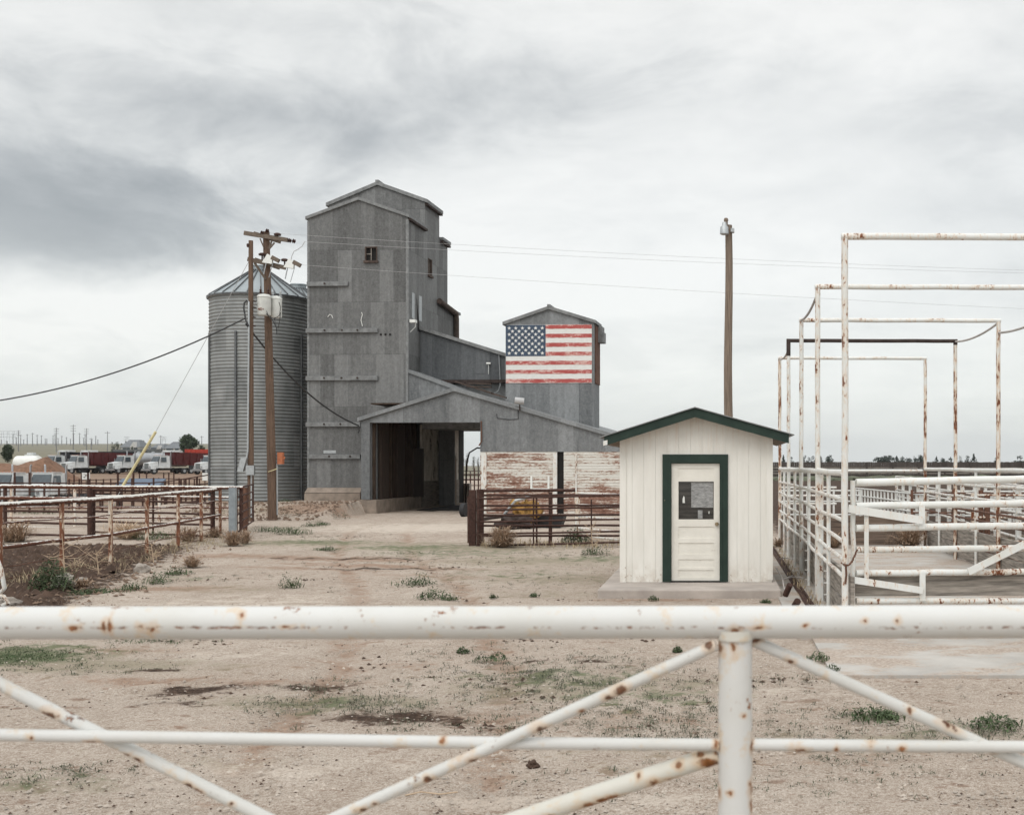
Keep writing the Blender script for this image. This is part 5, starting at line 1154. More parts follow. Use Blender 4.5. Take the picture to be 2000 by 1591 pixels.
for x in (xp, xp-1.62, xp+1.7, xp-3.3, xp-5.0, xp-6.7, xp+3.4, xp+5.1): mb = MB(); mb.tube([(x, YF, Z_(1230)), (x, YF, -.1)], .0310, 36); mb.build('post', M['foreground_post_paint'], fg, True)
mb = MB(); mb.tube([(X_(-7500), YF-.005, Z_(1340)), (X_(-1400), YF-.005, Z_(1412)), (X_(0), YF-.005, Z_(1433)), (X_(1000), YF-.005, Z_(1449)), (xp-.03, YF-.005, Z_(1452.5))], .0112, 20); mb.build('lower_rail', M['foreground_post_paint'], fg, True)
mb = MB(); mb.tube([(xp+.03, YF, Z_(1453.5)), (X_(2000), YF, Z_(1458)), (X_(3400), YF, Z_(1466))], .0112, 20); mb.build('lower_rail', M['foreground_post_paint'], fg, True)
def brace(p, q, x_end, r, y, mat='foreground_brace_paint'):
    a = Vector((X_(p[0]), y, Z_(p[1]))); b = Vector((X_(q[0]), y, Z_(q[1])))
    if x_end is not None: b = a+(b-a)*((x_end-a.x)/(b.x-a.x))
    mb = MB(); mb.tube([a.lerp(b, k/8) for k in range(9)], r, 20); return mb.build('brace', M[mat], fg, True)
a0 = (-290, 1345-290*.502)
brace((-262, 1213), (490, 1591), xp-.02, .0118, YF+.018)
brace((1398, 1256), (660, 1591), xp-1.60, .0112, YF-.018)
brace((1470, 1252), (2000, 1492), xp+1.68, .0112, YF+.018)
brace((1402, 1475), (1040, 1594), xp-1.60, .0175, YF+.012, 'foreground_rusty_paint')
for z in (.95, .60, .22): mb = MB(); mb.tube([(X_(-7500), YF, z), (X_(7000), YF, z)], .0115, 12); mb.build('lower_rail', M['foreground_post_paint'], fg, True)
mb = MB()
for x, z in ((xp, Z_(1247)),): mb.tube([(x, YF-.004, z+.018), (x, YF-.004, z)], [.0335, .0325], 30, False)
mb.build('weld_bead', M['foreground_rusty_paint'], fg, True)
mb = MB()
def whitegate():
    t = thing('gate_leaf', at(0, 1180, 17.6), 'end of an open white gate leaf just left of the manure pen', 'gate')
    for pts in ([(-60, 1050), (-8, 1085), (2, 1112), (9, 1148), (0, 1158), (-80, 1185)], [(-40, 1150), (8, 1165), (16, 1176), (-5, 1187), (-80, 1215)]):
        mb = MB(); mb.tube([at(x, y, 17.4) for x, y in pts], .032, 10); mb.build('rail', M['white_pipe_worn'], t, True)
    mb = MB(); mb.tube([at(-30, 1000, 17.4), at(-30, 1190, 17.4)], .03, 8); mb.build('upright', M['white_pipe_worn'], t, True)
whitegate()
# ---------------------------------------------------------------- trucks and yard things (far left)
def wheel(c, r, w, ax, root, name='wheel'):
    ax = Vector(ax).normalized(); mb = MB(); c = Vector(c)
    mb.tube([c-ax*w/2, c-ax*(w/2-.04), c+ax*(w/2-.04), c+ax*w/2], [r*.88, r, r, r*.88], 18); t = mb.build(name, M['black_rubber'], root, True)
    mb = MB(); mb.tube([c-ax*(w/2+.01), c+ax*(w/2+.01)], r*.48, 12); mb.build('rim', M['galvanised'], t, True)
def truck(px, Y, yaw, label, body, paint='truck_white', roofz=None, group='white haul trucks parked in the back yard'):
    x, y = gp(px, Y); g = gz(x, y); t = thing('haul_truck', (x, y, g), label, 'truck', group)
    # truck axes: f = forward, s = to its left side
    f = Vector((math.sin(yaw), -math.cos(yaw), 0)); s = Vector((f.y*-1, f.x, 0)); 
    if s.x < 0: s = -s
    Tm = Matrix(((s.x, f.x, 0, x), (s.y, f.y, 0, y), (0, 0, 1, g), (0, 0, 0, 1)))
    def TM(): m_ = MB(); m_.T = Tm; return m_
    cab = TM(); n = 1.15
    cab.hexa([(-1.15, -1.0, 1.0), (1.15, -1.0, 1.0), (1.15, 1.0, 1.0), (-1.15, 1.0, 1.0), (-1.05, -.95, 2.95), (1.05, -.95, 2.95), (1.0, .55, 2.95), (-1.0, .55, 2.95)])
    cab.box(-1.1, 1.1, -.6, .62, 2.952, 3.02); c = cab.build('cab', M[paint], t)
    hd = TM(); hd.hexa([(-1.0, 1.003, .95), (1.0, 1.003, .95), (.95, 2.35, .95), (-.95, 2.35, .95), (-.98, 1.003, 2.0), (.98, 1.003, 2.0), (.80, 2.35, 1.78), (-.80, 2.35, 1.78)])
    for q in (-1, 1): hd.hexa([(q*.75, 1.5, .8), (q*1.2, 1.5, .8), (q*1.2, 2.3, .8), (q*.75, 2.3, .8), (q*.8, 1.45, 1.45), (q*1.15, 1.45, 1.45), (q*1.1, 2.2, 1.3), (q*.8, 2.2, 1.3)][::1])
    hd.build('hood', M[paint], t)
    w = TM(); w.hexa([(-.98, .985, 2.02), (.98, .985, 2.02), (.98, 1.02, 2.02), (-.98, 1.02, 2.02), (-.90, .60, 2.82), (.90, .60, 2.82), (.90, .64, 2.82), (-.90, .64, 2.82)]); w.build('windshield', M['truck_glass'], c)
    for q in (-1, 1):
        w = TM(); xa = q*1.12; w.hexa([(xa-.03, -.35, 1.95), (xa+.03, -.35, 1.95), (xa+.03, .7, 1.95), (xa-.03, .7, 1.95), (xa-.07*q-.03, -.35, 2.7), (xa-.07*q+.03, -.35, 2.7), (xa-.07*q+.03, .5, 2.7), (xa-.07*q-.03, .5, 2.7)]); w.build('side_window', M['truck_glass'], c)
        m_ = TM(); m_.box(q*1.36-.08, q*1.36+.08, .75, .82, 1.9, 2.5); m_.build('mirror', M['chrome'], c)
        m_ = TM(); m_.tube([(q*1.05, -1.15, .9), (q*1.05, -1.15, 3.55), (q*1.12, -1.2, 3.7)], .085, 8); m_.build('exhaust_stack', M['chrome'], t, True)
        m_ = TM(); m_.box(q*.86-.14, q*.86+.14, 2.36, 2.40, 1.05, 1.3); m_.build('headlight', M['chrome'], t)
    m_ = TM(); m_.box(-.55, .55, 2.352, 2.40, .95, 1.72); m_.build('grille', M['truck_grey'], t)
    m_ = TM(); m_.box(-1.15, 1.15, 2.38, 2.55, .55, .88); m_.build('bumper', M['chrome'], t)
    for k in range(5): m_ = TM(); m_.tube([(-.7+.35*k, .45, 3.02), (-.7+.35*k, .45, 3.10)], .05, 6); m_.build('cab_light', M['orange_paint'], t)
    m_ = TM(); m_.box(-.5, .5, -8.5, 2.2, .62, .9); m_.build('chassis', M['black_gap'], t)
    for yy in ([1.75, -3.5, -4.7] if body != 'none' else [1.75, -3.0, -4.2]):
        for q in (-1, 1): wheel(Tm @ Vector((q*1.0, yy, .5)), .5, .35, s, t)
    if body in ('truck_red', 'truck_black', 'truck_grey'):
        m_ = TM(); L = 11; m_.hexa([(-1.15, -1.6-L, 1.25), (1.15, -1.6-L, 1.25), (1.15, -1.6, 1.5), (-1.15, -1.6, 1.5), (-1.27, -1.6-L, 3.3), (1.27, -1.6-L, 3.3), (1.27, -1.6, 3.55), (-1.27, -1.6, 3.55)])
        b_ = m_.build('dump_body', M[body], t)
        for k in range(9):
            yy = -2-k*1.25; m_ = TM()
            for q in (-1, 1): m_.bar((q*1.24, yy, 1.4), (q*1.33, yy, 3.3), .10, .12, (0, 1, 0))
            m_.build('side_rib', M[body], b_)
        m_ = TM(); m_.box(-1.36, 1.36, -2.6, -1.4, 3.56, 3.85); m_.build('tarp_roll', M['truck_white'], b_)
        for yy in (-10.5, -11.7):
            for q in (-1, 1): wheel(Tm @ Vector((q*1.0, yy, .5)), .5, .35, s, t)
    elif body == 'tank':
        m_ = TM(); m_.tube([(0, -1.7, 2.3), (0, -2.0, 2.3), (0, -11, 2.3), (0, -11.3, 2.3)], [.7, 1.15, 1.15, .7], 24); b_ = m_.build('tank_body', M['tank_steel'], t, True)
        for k in range(4): m_ = TM(); m_.lathe((0, -2.5-k*2.6, 3.4), [(.3, 0), (.3, .2), (.1, .25)], 10); m_.build('hatch', M['galvanised'], b_)
        for yy in (-9.5, -10.7):
            for q in (-1, 1): wheel(Tm @ Vector((q*1.0, yy, .5)), .5, .35, s, t)
    return t
truck(108, 192, -.50, 'white haul truck with a dark box body, nearest the dirt mound', 'truck_black')
truck(152, 190, -.52, 'white haul truck pulling a dark red body, beside the dirt mound truck', 'truck_red')
truck(243, 190, -.52, 'white haul truck pulling a long silver grey tank', 'tank')
truck(313, 188, -.55, 'white haul truck pulling a ribbed dark red body near the bin', 'truck_red')
truck(412, 186, -.52, 'white haul truck half hidden behind the grain bin', 'none')
truck(92, 107, -.12, 'white cab truck standing behind the fence with wide windshield', 'none', group='white trucks parked close behind the fence')
truck(20, 104, -.30, 'white cab truck cut by the photo edge beside another', 'none', group='white trucks parked close behind the fence')
def trailer(px, Y, yaw, L, h, mat, label, name='hopper_trailer', cat='trailer'):
    x, y = gp(px, Y); g = gz(x, y); t = thing(name, (x, y, g), label, cat, rz=yaw)
    m_ = MB(); m_.T = Matrix.Translation((x, y, g)) @ Matrix.Rotation(yaw, 4, 'Z')
    m_.hexa([(-L/2, -1.15, 1.1), (L/2, -1.15, 1.1), (L/2, 1.15, 1.1), (-L/2, 1.15, 1.1), (-L/2-.1, -1.25, 1.1+h), (L/2+.1, -1.25, 1.1+h), (L/2+.1, 1.25, 1.1+h), (-L/2-.1, 1.25, 1.1+h)]); T_ = m_.T
    m_.build('box_body', M[mat], t)
    for k in range(10):
        q = -L/2+.2+k*(L-.4)/9; r_ = MB(); r_.T = T_; r_.box(q-.07, q+.07, -1.34, -1.24, 1.15, 1.05+h); r_.build('side_rib', M[mat], t)
    for k in (-.35, .32, .42):
        r_ = MB(); r_.T = T_; r_.tube([(k*L, -1.1, .5), (k*L, 1.1, .5)], .5, 12); r_.build('wheel', M['black_rubber'], t)
trailer(405, 215, .05, 7.0, 2.6, 'container_red', 'bright red box trailer showing at the grain bin edge')
trailer(232, 205, .10, 8.5, 2.3, 'truck_black', 'black open box trailer behind the silver tank truck')
trailer(198, 196, .22, 7.0, 2.0, 'truck_red', 'dark red open box trailer between two white trucks')
trailer(268, 214, .04, 7.5, 2.6, 'truck_grey', 'grey box trailer behind the silver tank')
x, y = gp(48, 168); tk = thing('storage_tank', (x, y, gz(x, y)), 'pale horizontal storage tank behind the dirt mound', 'tank')
mb = MB(); mb.tube([(x-1.2, y, gz(x, y)+2.1), (x-.9, y, gz(x, y)+2.1), (x+2.5, y-1, gz(x, y)+2.1), (x+2.8, y-1, gz(x, y)+2.1)], [.6, 1.0, 1.0, .6], 18); mb.build('shell', M['white_enamel'], tk, True)
mb = MB(); mb.box(x-1, x-.6, y-.6, y+.6, gz(x, y), gz(x, y)+1.3); mb.build('saddle', M['dark_trim'], tk); mb = MB(); mb.box(x+1.6, x+2.0, y-1.4, y-.2, gz(x, y), gz(x, y)+1.3); mb.build('saddle', M['dark_trim'], tk)
# dirt mound
mx, my = gp(62, 150); mb = MB(); N = 44
for j in range(18):
    for i in range(N):
        u = i/(N-1)*2-1; v = j/17*2-1
        X_c = mx-2.5+u*8.2; Y_c = my+v*5
        h = 3.1*max(0, 1-abs(v)**1.6)*max(0, min(1, (1-abs(u))*2.2))*(.72+.33*math.exp(-((u-.52)/.28)**2))
        h *= .9+.28*mnoise.noise(Vector((u*4, v*3, 1)))
        h += .10*mnoise.noise(Vector((u*22, v*14, 3)))*(h > .1)
        mb.pt((X_c, Y_c, gz(X_c, Y_c)-.1+max(h, 0)*1.12))
for j in range(17):
    for i in range(N-1): a = j*N+i; mb.face((a, a+1, a+N+1, a+N))
tag(mb.build('dirt_mound', M['mulch'], None, True), 'long orange brown dirt mound behind the front trucks', 'dirt mound')
# blue covered bunk
x, y = gp(272, 96); t = thing('feed_bunk', (x, y, gz(x, y)), 'low blue grey sloped cover over a feed bunk', 'feed bunk'); g = gz(x, y)
mb = MB(); mb.hexa([(x-1.9, y-.5, g+1.55), (x+1.7, y-.5, g+1.55), (x+1.9, y+.6, g+1.75), (x-1.7, y+.6, g+1.75), (x-1.9, y-.5, g+1.65), (x+1.7, y-.5, g+1.65), (x+1.9, y+.6, g+2.35), (x-1.7, y+.6, g+2.35)]); mb.build('cover', M['blue_cover'], t)
for q in (-1.7, 1.5): mb = MB(); mb.box(x+q, x+q+.15, y-.4, y+.4, g, g+1.6); mb.build('leg', M['dark_trim'], t)
# fences in the far yard
def yard_fence(label, pts, n, h, rails, mat, r=.05):
    P = [Vector(gp(*p)+(0,)) for p in pts]; t = thing('yard_fence', (P[0].x, P[0].y, gz(P[0].x, P[0].y)), label, 'fence')
    tot = []
    for a, b in zip(P, P[1:]):
        for i in range(n): tot.append(a.lerp(b, i/n))
    tot.append(P[-1]); hs_ = [h*(1 if random.random() > .3 else 1.35) for _ in tot]
    for p, hh in zip(tot, hs_): g = gz(p.x, p.y); mb = MB(); mb.tube([(p.x, p.y, g-.1), (p.x, p.y, g+hh)], r, 6); mb.build('post', M[mat], t)
    for z in rails: mb = MB(); mb.tube([Vector((p.x, p.y, gz(p.x, p.y)+z*h)) for p in tot], r*.62, 5); mb.build('rail', M[mat], t)
yard_fence('brown rail fence running just behind the pale rusty fence', [(-60, 58), (200, 60), (480, 58)], 9, 1.5, (1, .72, .45, .2), 'brown_pipe')
yard_fence('brown pole fence in the middle of the far yard', [(115, 85), (300, 82), (412, 84)], 9, 1.6, (.95, .7, .45), 'brown_pipe', .06)
yard_fence('dark rail fence in front of the parked haul trucks', [(130, 128), (300, 132), (420, 130)], 12, 1.7, (.95, .65, .35), 'brown_pipe', .07)
yard_fence('low brown fence at the foot of the dirt mound', [(-60, 135), (60, 132), (130, 134)], 9, 1.6, (.95, .6, .3), 'brown_pipe', .06)
yard_fence('rail fences of the cattle yard seen through shed bay', [(895, 95), (950, 96)], 7, 1.5, (1, .7, .4), 'brown_pipe', .06)
yard_fence('second cattle fence further off through the shed bay', [(895, 140), (950, 141)], 7, 1.6, (1, .7, .4), 'far_fence', .08)
for k, (px, Y, pyt, w, lb) in enumerate(((168, 112, 929, .75, 'small white sign on a thin stake in the far yard'), (400.5, 100, 930, .45, 'small pale sign on a stake beside the grain bin'))):
    x, y = gp(px, Y); g = gz(x, y); z = CH-(pyt-PY0)/FPX*Y; t = thing('yard_sign', (x, y, g), lb, 'sign')
    mb = MB(); mb.box(x-w/2, x+w/2, y-.03, y, z-.35, z+.30); mb.build('plate', M['white_enamel'], t); mb = MB(); mb.box(x-.05, x+.05, y+.002, y+.08, g, z); mb.build('stake', M['pole_wood_pale'], t)
    if k == 0:
        mb = MB()
        for a, b in (((-.2, .15), (0, .15)), ((0, .15), (0, 0)), ((0, 0), (-.2, -.15)), ((-.2, -.15), (0, -.15)), ((.1, .15), (.1, 0)), ((.1, 0), (.25, 0)), ((.25, .15), (.25, -.15))): mb.tube([(x+a[0]-.02, y-.04, z+a[1]), (x+b[0]-.02, y-.04, z+b[1])], .02, 4)
        mb.build('number', M['dark_trim'], t)
# yellow machine and black trough behind the mill fence
x, y = gp(1022, 40); t = thing('farm_implement', (x, y, 0), 'faded yellow farm implement lying behind the brown mill fence', 'implement')
mb = MB(); mb.hexa([(x-.55, y-.4, .15), (x+.35, y-.4, .15), (x+.35, y+.4, .15), (x-.55, y+.4, .15), (x-.25, y-.3, .5), (x+.3, y-.3, .85), (x+.3, y+.3, .8), (x-.2, y+.3, .6)]); mb.build('housing', M['yellow_machine'], t)
mb = MB(); mb.tube([(x-.5, y-.3, .45), (x-1.0, y-.35, .38), (x-1.45, y-.3, .30)], .06, 8); mb.build('drawbar', M['dark_trim'], t)
mb = MB(); mb.tube([(x-.6, y-.2, .5), (x-.2, y-.4, .95), (x+.3, y-.4, 1.1)], .05, 8); mb.build('lever', M['galvanised'], t)
mb = MB(); mb.blob((x-.2, y-.3, .22), .6, .35, .26, 5, 3, .7); mb.build('frame_clutter', M['dark_trim'], t)
mb = MB(); mb.blob((x+.05, y-.15, .62), .42, .3, .40, 8, 3, .9); mb.build('engine_cover', M['yellow_machine'], t)
x, y = gp(1062, 40.6); mb = MB(); mb.hexa([(x-.62, y-.4, 0), (x+.62, y-.4, 0), (x+.62, y+.4, 0), (x-.62, y+.4, 0), (x-.75, y-.5, .42), (x+.75, y-.5, .42), (x+.75, y+.5, .42), (x-.75, y+.5, .42)]); tag(mb.build('water_trough', M['black_rubber']), 'black trough beside the faded yellow implement', 'trough')
x, y = gp(903, 49); mb = MB(); mb.tube([(x, y, .29), (x+.18, y-.05, .29)], .29, 20); tag(mb.build('old_tyre', M['black_rubber'], None, True), 'black tyre leaning at the shed bay corner', 'tyre')
x, y = gp(909, 60); mb = MB(); mb.tube([(x, y, 0), (x+.05, y, 2.2), (x+.2, y, 2.8), (x+.6, y, 3.05), (x+1.1, y, 3.0)], .04, 8); tag(mb.build('curved_pipe', M['dark_trim'], None, True), 'dark curved standpipe just beyond the shed bay', 'pipe')
x, y = gp(907, 68.5); mb = MB(); mb.box(x-.25, x+.35, y-.3, y+.3, 0, 1.1); tag(mb.build('concrete_block', M['concrete']), 'pale concrete block outside far end of the bay', 'block')

# ---------------------------------------------------------------- trees, houses, power poles on the skyline
def leafball(mb, c, rx, ry, rz, n, s, rnd):
    for _ in range(n):
        d = Vector((rnd.gauss(0, 1), rnd.gauss(0, 1), rnd.gauss(0, 1))).normalized()*(rnd.random()**.45)
        p = Vector(c)+Vector((d.x*rx, d.y*ry, d.z*rz)); a = Vector((rnd.gauss(0, 1), rnd.gauss(0, 1), rnd.gauss(0, 1))).normalized(); b = a.cross(Vector((rnd.gauss(0, 1), rnd.gauss(0, 1), rnd.gauss(0, 1)))).normalized()
        k = s*rnd.uniform(.6, 1.3); mb.poly([p-a*k-b*k*.6, p+a*k-b*k*.5, p+a*k*.7+b*k*.6, p-a*k*.8+b*k*.5])
def tree(px, Y, py_base, py_top, wpx, label, group=None, mat='tree_leaf', kind='round', n=9, seed=0, dens=60):
    rnd = random.Random(seed+px); x = (px-PX0)/FPX*Y; zb_ = gz(x, Y); zt_ = CH-(py_top-PY0)/FPX*Y
    zt_ = max(zt_, zb_+1.0)
    H = zt_-zb_; W = wpx/FPX*Y/2
    t = thing('tree' if kind != 'cone' else 'conifer_tree', (x, Y, zb_), label, 'tree', group)
    mb = MB(); mb.tube([(x, Y, zb_-.2), (x+.02*H, Y, zb_+H*.3), (x, Y, zb_+H*.75)], [.035*H, .026*H, .008*H], 7)
    for k in range(5): a = rnd.uniform(0, 6.28); mb.tube([(x, Y, zb_+H*.3), (x+W*.6*math.cos(a), Y+W*.6*math.sin(a), zb_+H*rnd.uniform(.5, .75))], [.016*H, .005*H], 5)
    mb.build('trunk', M['bark'], t)
    mb = MB()
    if kind == 'cone':
        for k in range(9): f = k/8; leafball(mb, (x, Y, zb_+H*(.12+.82*f)), W*(1.02-f*.95), W*(1.02-f*.95), H*.08, dens//2, H*.05, rnd)
    else:
        for k in range(n):
            a = rnd.uniform(0, 6.28); q = rnd.random()**.5; f = rnd.uniform(.22, .80)
            sc = (1-abs(f-.52)*1.1)
            leafball(mb, (x+W*.66*q*math.cos(a)*sc, Y+W*.66*q*math.sin(a)*sc, zb_+H*f), W*rnd.uniform(.34, .52), W*.45, H*rnd.uniform(.13, .21), dens, W*.10, rnd)
        leafball(mb, (x, Y, zb_+H*.86), W*.4, W*.4, H*.13, dens, W*.09, rnd)
    mb.build('crown', M[mat], t)
tree(367, 330, 880, 847, 42, 'large spreading cottonwood tree left of the grain bin', n=16, seed=3, dens=80)
tree(15, 260, 893, 866, 27, 'dark rounded tree at the photo edge above the dirt mound', n=22, seed=2, dens=90)
tree(393, 330, 880, 868, 22, 'bushy tree right of the cottonwood, against the bin', n=8, seed=5)
for k, (px, top_, w, kd) in enumerate(((219, 863, 14, 'round'), (229, 861, 15, 'round'), (238, 864, 12, 'round'), (246, 862, 8, 'cone'), (253, 863, 7, 'cone'), (264, 863, 8, 'cone'), (272, 864, 7, 'cone'), (281, 861, 9, 'cone'), (292, 864, 13, 'round'))):
    tree(px, 420+k*4, 878, top_, w, 'dark tree in the shelter belt around the far houses', 'shelter belt trees around the far houses', 'tree_leaf', kd, 5, k, 34)
tree(258, 300, 890, 872, 8, 'small dark conifer alone in front of the far houses', None, 'tree_leaf', 'cone', 5, 9, 34)
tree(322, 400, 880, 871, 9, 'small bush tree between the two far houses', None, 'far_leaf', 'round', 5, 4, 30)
def house(px, Y, w, h, rh, label, gable=True):
    x = (px-PX0)/FPX*Y; g = gz(x, Y); t = thing('house', (x, Y, g), label, 'house')
    m_ = MB(); m_.box(x-w/2, x+w/2, Y, Y+8, g-1, g+h); m_.build('wall', M['house_wall'], t)
    m_ = MB(); m_.hexa([(x-w/2-.4, Y-.4, g+h), (x+w/2+.4, Y-.4, g+h), (x+w/2+.4, Y+8.4, g+h), (x-w/2-.4, Y+8.4, g+h), (x-w/4, Y+3, g+h+rh), (x+w/4, Y+3, g+h+rh), (x+w/4, Y+5, g+h+rh), (x-w/4, Y+5, g+h+rh)]); m_.build('roof', M['house_roof'], t)
    if gable: m_ = MB(); m_.prism([(x+w*.05, Y-.9, g+h-.1), (x+w*.4, Y-.9, g+h-.1), (x+w*.225, Y-.9, g+h+rh*.7)], (0, 3, 0)); m_.build('front_gable', M['house_wall'], t)
    for q in (-.3, -.1, .3): m_ = MB(); m_.box(x+w*q-.6, x+w*q+.6, Y-.06, Y-.01, g+1, g+2.4); m_.build('window', M['truck_glass'], t)
house(254, 405, 6.5, 2.6, 2.6, 'pale gabled farmhouse among the shelter belt trees')
house(306, 420, 4.6, 2.0, 1.8, 'low pale house with grey roof right of the yellow guard')
house(337, 380, 4.8, 2.2, 2.2, 'low grey house beside the cottonwood tree', False)
def pylon(px, Y, top_, label, group, kind=0):
    x = (px-PX0)/FPX*Y; g = gz(x, Y); zt_ = CH-(top_-PY0)/FPX*Y; t = thing('power_pole', (x, Y, g), label, 'power pole', group); r = .28*Y/900
    m_ = MB(); m_.tube([(x, Y, g-.5), (x, Y, zt_)], [r*1.2, r*.7], 6); m_.build('pole', M['far_pole'], t)
    H = zt_-g
    for k, f in enumerate((.95, .86, .77) if kind else (.93,)):
        a = H*(.10 if kind else .12); m_ = MB(); m_.tube([(x-a, Y, g+H*f), (x+a, Y, g+H*f)], r*.5, 5); m_.build('crossarm', M['far_pole'], t)
simple('far_pole', (.17, .17, .175), .8, 0, .1, 2)
for px, Y, tp in ((110, 560, 835), (143, 560, 829), (169, 600, 836)): pylon(px, Y, tp, {110: 'tall steel power pole above the dark box truck', 143: 'tallest power pole, above the dark red truck', 169: 'steel power pole right of the tallest one'}[px], None, 1)
for px, Y, tp, lb in ((36, 620, 840, 'power pole standing right of the dark rounded tree'), (210, 470, 842, 'power pole at the shelter belt trees'), (178, 520, 855, 'short power pole between two taller poles'), (314, 760, 850, 'thin power pole right of the yellow guard'), (394, 760, 851, 'thin power pole just left of the bin'), (293, 800, 848, 'thin power pole by the yellow guard top')): pylon(px, Y, tp, lb, None, 1 if px == 36 else 0)
rnd = random.Random(5)
for k in range(26):
    px = 2+k*7.6+rnd.uniform(-3, 3); pylon(px, rnd.uniform(1500, 2100), rnd.uniform(845, 862), 'faint distant power pole along the hazy skyline', 'distant power poles along the hazy skyline', 0)
def lattice(px, Y, top_, w, label, group):
    x = (px-PX0)/FPX*Y; g = gz(x, Y); zt_ = CH-(top_-PY0)/FPX*Y; t = thing('lattice_pylon', (x, Y, g), label, 'pylon', group); W = w/FPX*Y
    for s_ in (-1, 1): m_ = MB(); m_.tube([(x+s_*W*.35, Y, g), (x+s_*W*.1, Y, zt_)], .16, 4); m_.build('leg', M['far_pole'], t)
    for f in (.6, .8, 1): m_ = MB(); m_.tube([(x-W*.5, Y, g+(zt_-g)*f), (x+W*.5, Y, g+(zt_-g)*f)], .14, 4); m_.build('crossarm', M['far_pole'], t)
for px in (5, 16, 27, 248, 320): lattice(px, 1700, 842 if px < 100 else 853, 12, 'faint wide lattice pylon on the hazy skyline', 'lattice pylons on the hazy skyline')
m_ = MB(); 
x_, y_ = gp(57, 300); g_ = gz(x_, y_); m_.box(x_-1.2, x_+1.2, y_, y_+2, g_, g_+.8); m_.box(x_-.7, x_+.7, y_+.2, y_+1.8, g_+.8, g_+1.3); tag(m_.build('white_car', M['truck_white']), 'tiny white car on the far field road', 'car')
rnd = random.Random(11)
hz = [(904, 12, 885), (912, 12, 883), (925, 14, 889), (934, 10, 891)]
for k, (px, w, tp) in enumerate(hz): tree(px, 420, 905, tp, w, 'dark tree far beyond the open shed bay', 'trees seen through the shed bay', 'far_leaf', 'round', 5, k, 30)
lst = [(1530, 8, 893), (1546, 7, 895), (1571, 9, 892), (1580, 7, 895), (1588, 8, 893), (1603, 10, 895), (1620, 12, 892), (1714, 12, 896), (1728, 14, 893), (1739, 14, 892), (1751, 13, 894), (1762, 11, 895), (1774, 10, 897), (1786, 6, 894), (1798, 14, 892), (1829, 12, 896), (1842, 10, 897), (1856, 9, 896), (1876, 7, 893), (1890, 10, 893), (1902, 15, 891), (1945, 6, 896), (1992, 14, 893), (2012, 14, 894)]
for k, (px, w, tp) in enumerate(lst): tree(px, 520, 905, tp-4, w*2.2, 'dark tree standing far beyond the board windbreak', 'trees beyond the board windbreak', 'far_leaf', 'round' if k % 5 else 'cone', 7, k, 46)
# ---------------------------------------------------------------- loose ground cover
def ground_pt(px, py, Yhint=None):
    Y = CH*FPX/(py-PY0)
    for _ in range(4):
        x = (px-PX0)/FPX*Y; Y = (CH-gz(x, Y))*FPX/(py-PY0)
    return (px-PX0)/FPX*Y, Y
rs = random.Random(21)
def okspot(x, y):
    if x > 1.0 and y > 11.6: return False
    if sl0-.1 < x < sl1+.2 and y > 18.8: return False
    return True
mb = MB(); simple('pebble', (.40, .35, .30), .9, 0, .35, .9, bump=0)
simple('dark_clod', (.075, .048, .035), .95, 0, .4, 3)
def octa(mb, c, r, rnd):
    ps = [(1, 0, 0), (0, 1, 0), (-1, 0, 0), (0, -1, 0), (0, 0, 1), (0, 0, -.4)]
    i = [mb.pt(Vector(c)+Vector((p[0]*r*rnd.uniform(.6, 1.3), p[1]*r*rnd.uniform(.6, 1.3), p[2]*r*rnd.uniform(.4, .9)))) for p in ps]
    for a, b in ((0, 1), (1, 2), (2, 3), (3, 0)): mb.face((i[a], i[b], i[4])); mb.face((i[b], i[a], i[5]))
def scatter(n, y0, y1, fn):
    k = 0
    while k < n:
        y = 1/(rs.uniform(1/y1, 1/y0)); x = rs.uniform(-.66, .28)*y
        if not okspot(x, y): continue
        fn(x, y, gz(x, y)); k += 1
mb = MB(); scatter(11000, 6.6, 30, lambda x, y, g: octa(mb, (x, y, g+.001), rs.choice((.003, .004, .005, .006, .008, .011, .018))*(1+y*.010), rs)); tag(mb.build('pebbles', M['pebble']), kind='stuff')
mb = MB(); scatter(4200, 6.6, 40, lambda x, y, g: octa(mb, (x, y, g+.0), rs.choice((.003, .004, .006, .008, .012))*(1+y*.012), rs)); tag(mb.build('dark_soil_crumbs', M['dark_clod']), kind='stuff')
mb = MB()
def clod(x, y, g):
    if hmess(x+.4, y) and y < 31: octa(mb, (x, y, g+.015), rs.choice((.03, .04, .06, .08, .13)), rs)
for _ in range(7500): 
    y = rs.uniform(16, 31); x = -10.0-(y-17.7)*.30-rs.random()**1.3*8+.35; clod(x, y, gz(x, y))
tag(mb.build('manure_clods', M['dark_clod']), kind='stuff')
simple('dry_clod', (.18, .125, .09), .95, 0, .35, 3)
mb = MB()
for _ in range(3000):
    y = rs.uniform(16, 31); x = -10.0-(y-17.7)*.30-rs.random()**1.5*8+rs.gauss(.2, .45); octa(mb, (x, y, gz(x, y)+.02), rs.choice((.015, .02, .03, .05)), rs)
tag(mb.build('dry_manure_crumbs', M['dry_clod']), kind='stuff')
mb = MB(); 
for _ in range(90):
    y = 1/rs.uniform(1/44, 1/9); x = rs.uniform(-.6, .2)*y
    for _ in range(rs.randint(3, 16)):
        X_s, Y_s = x+rs.gauss(0, .25), y+rs.gauss(0, .12)
        if okspot(X_s, Y_s): octa(mb, (X_s, Y_s, gz(X_s, Y_s)), rs.choice((.008, .012, .02, .03)), rs)
tag(mb.build('scattered_dung', M['dark_clod']), kind='stuff')
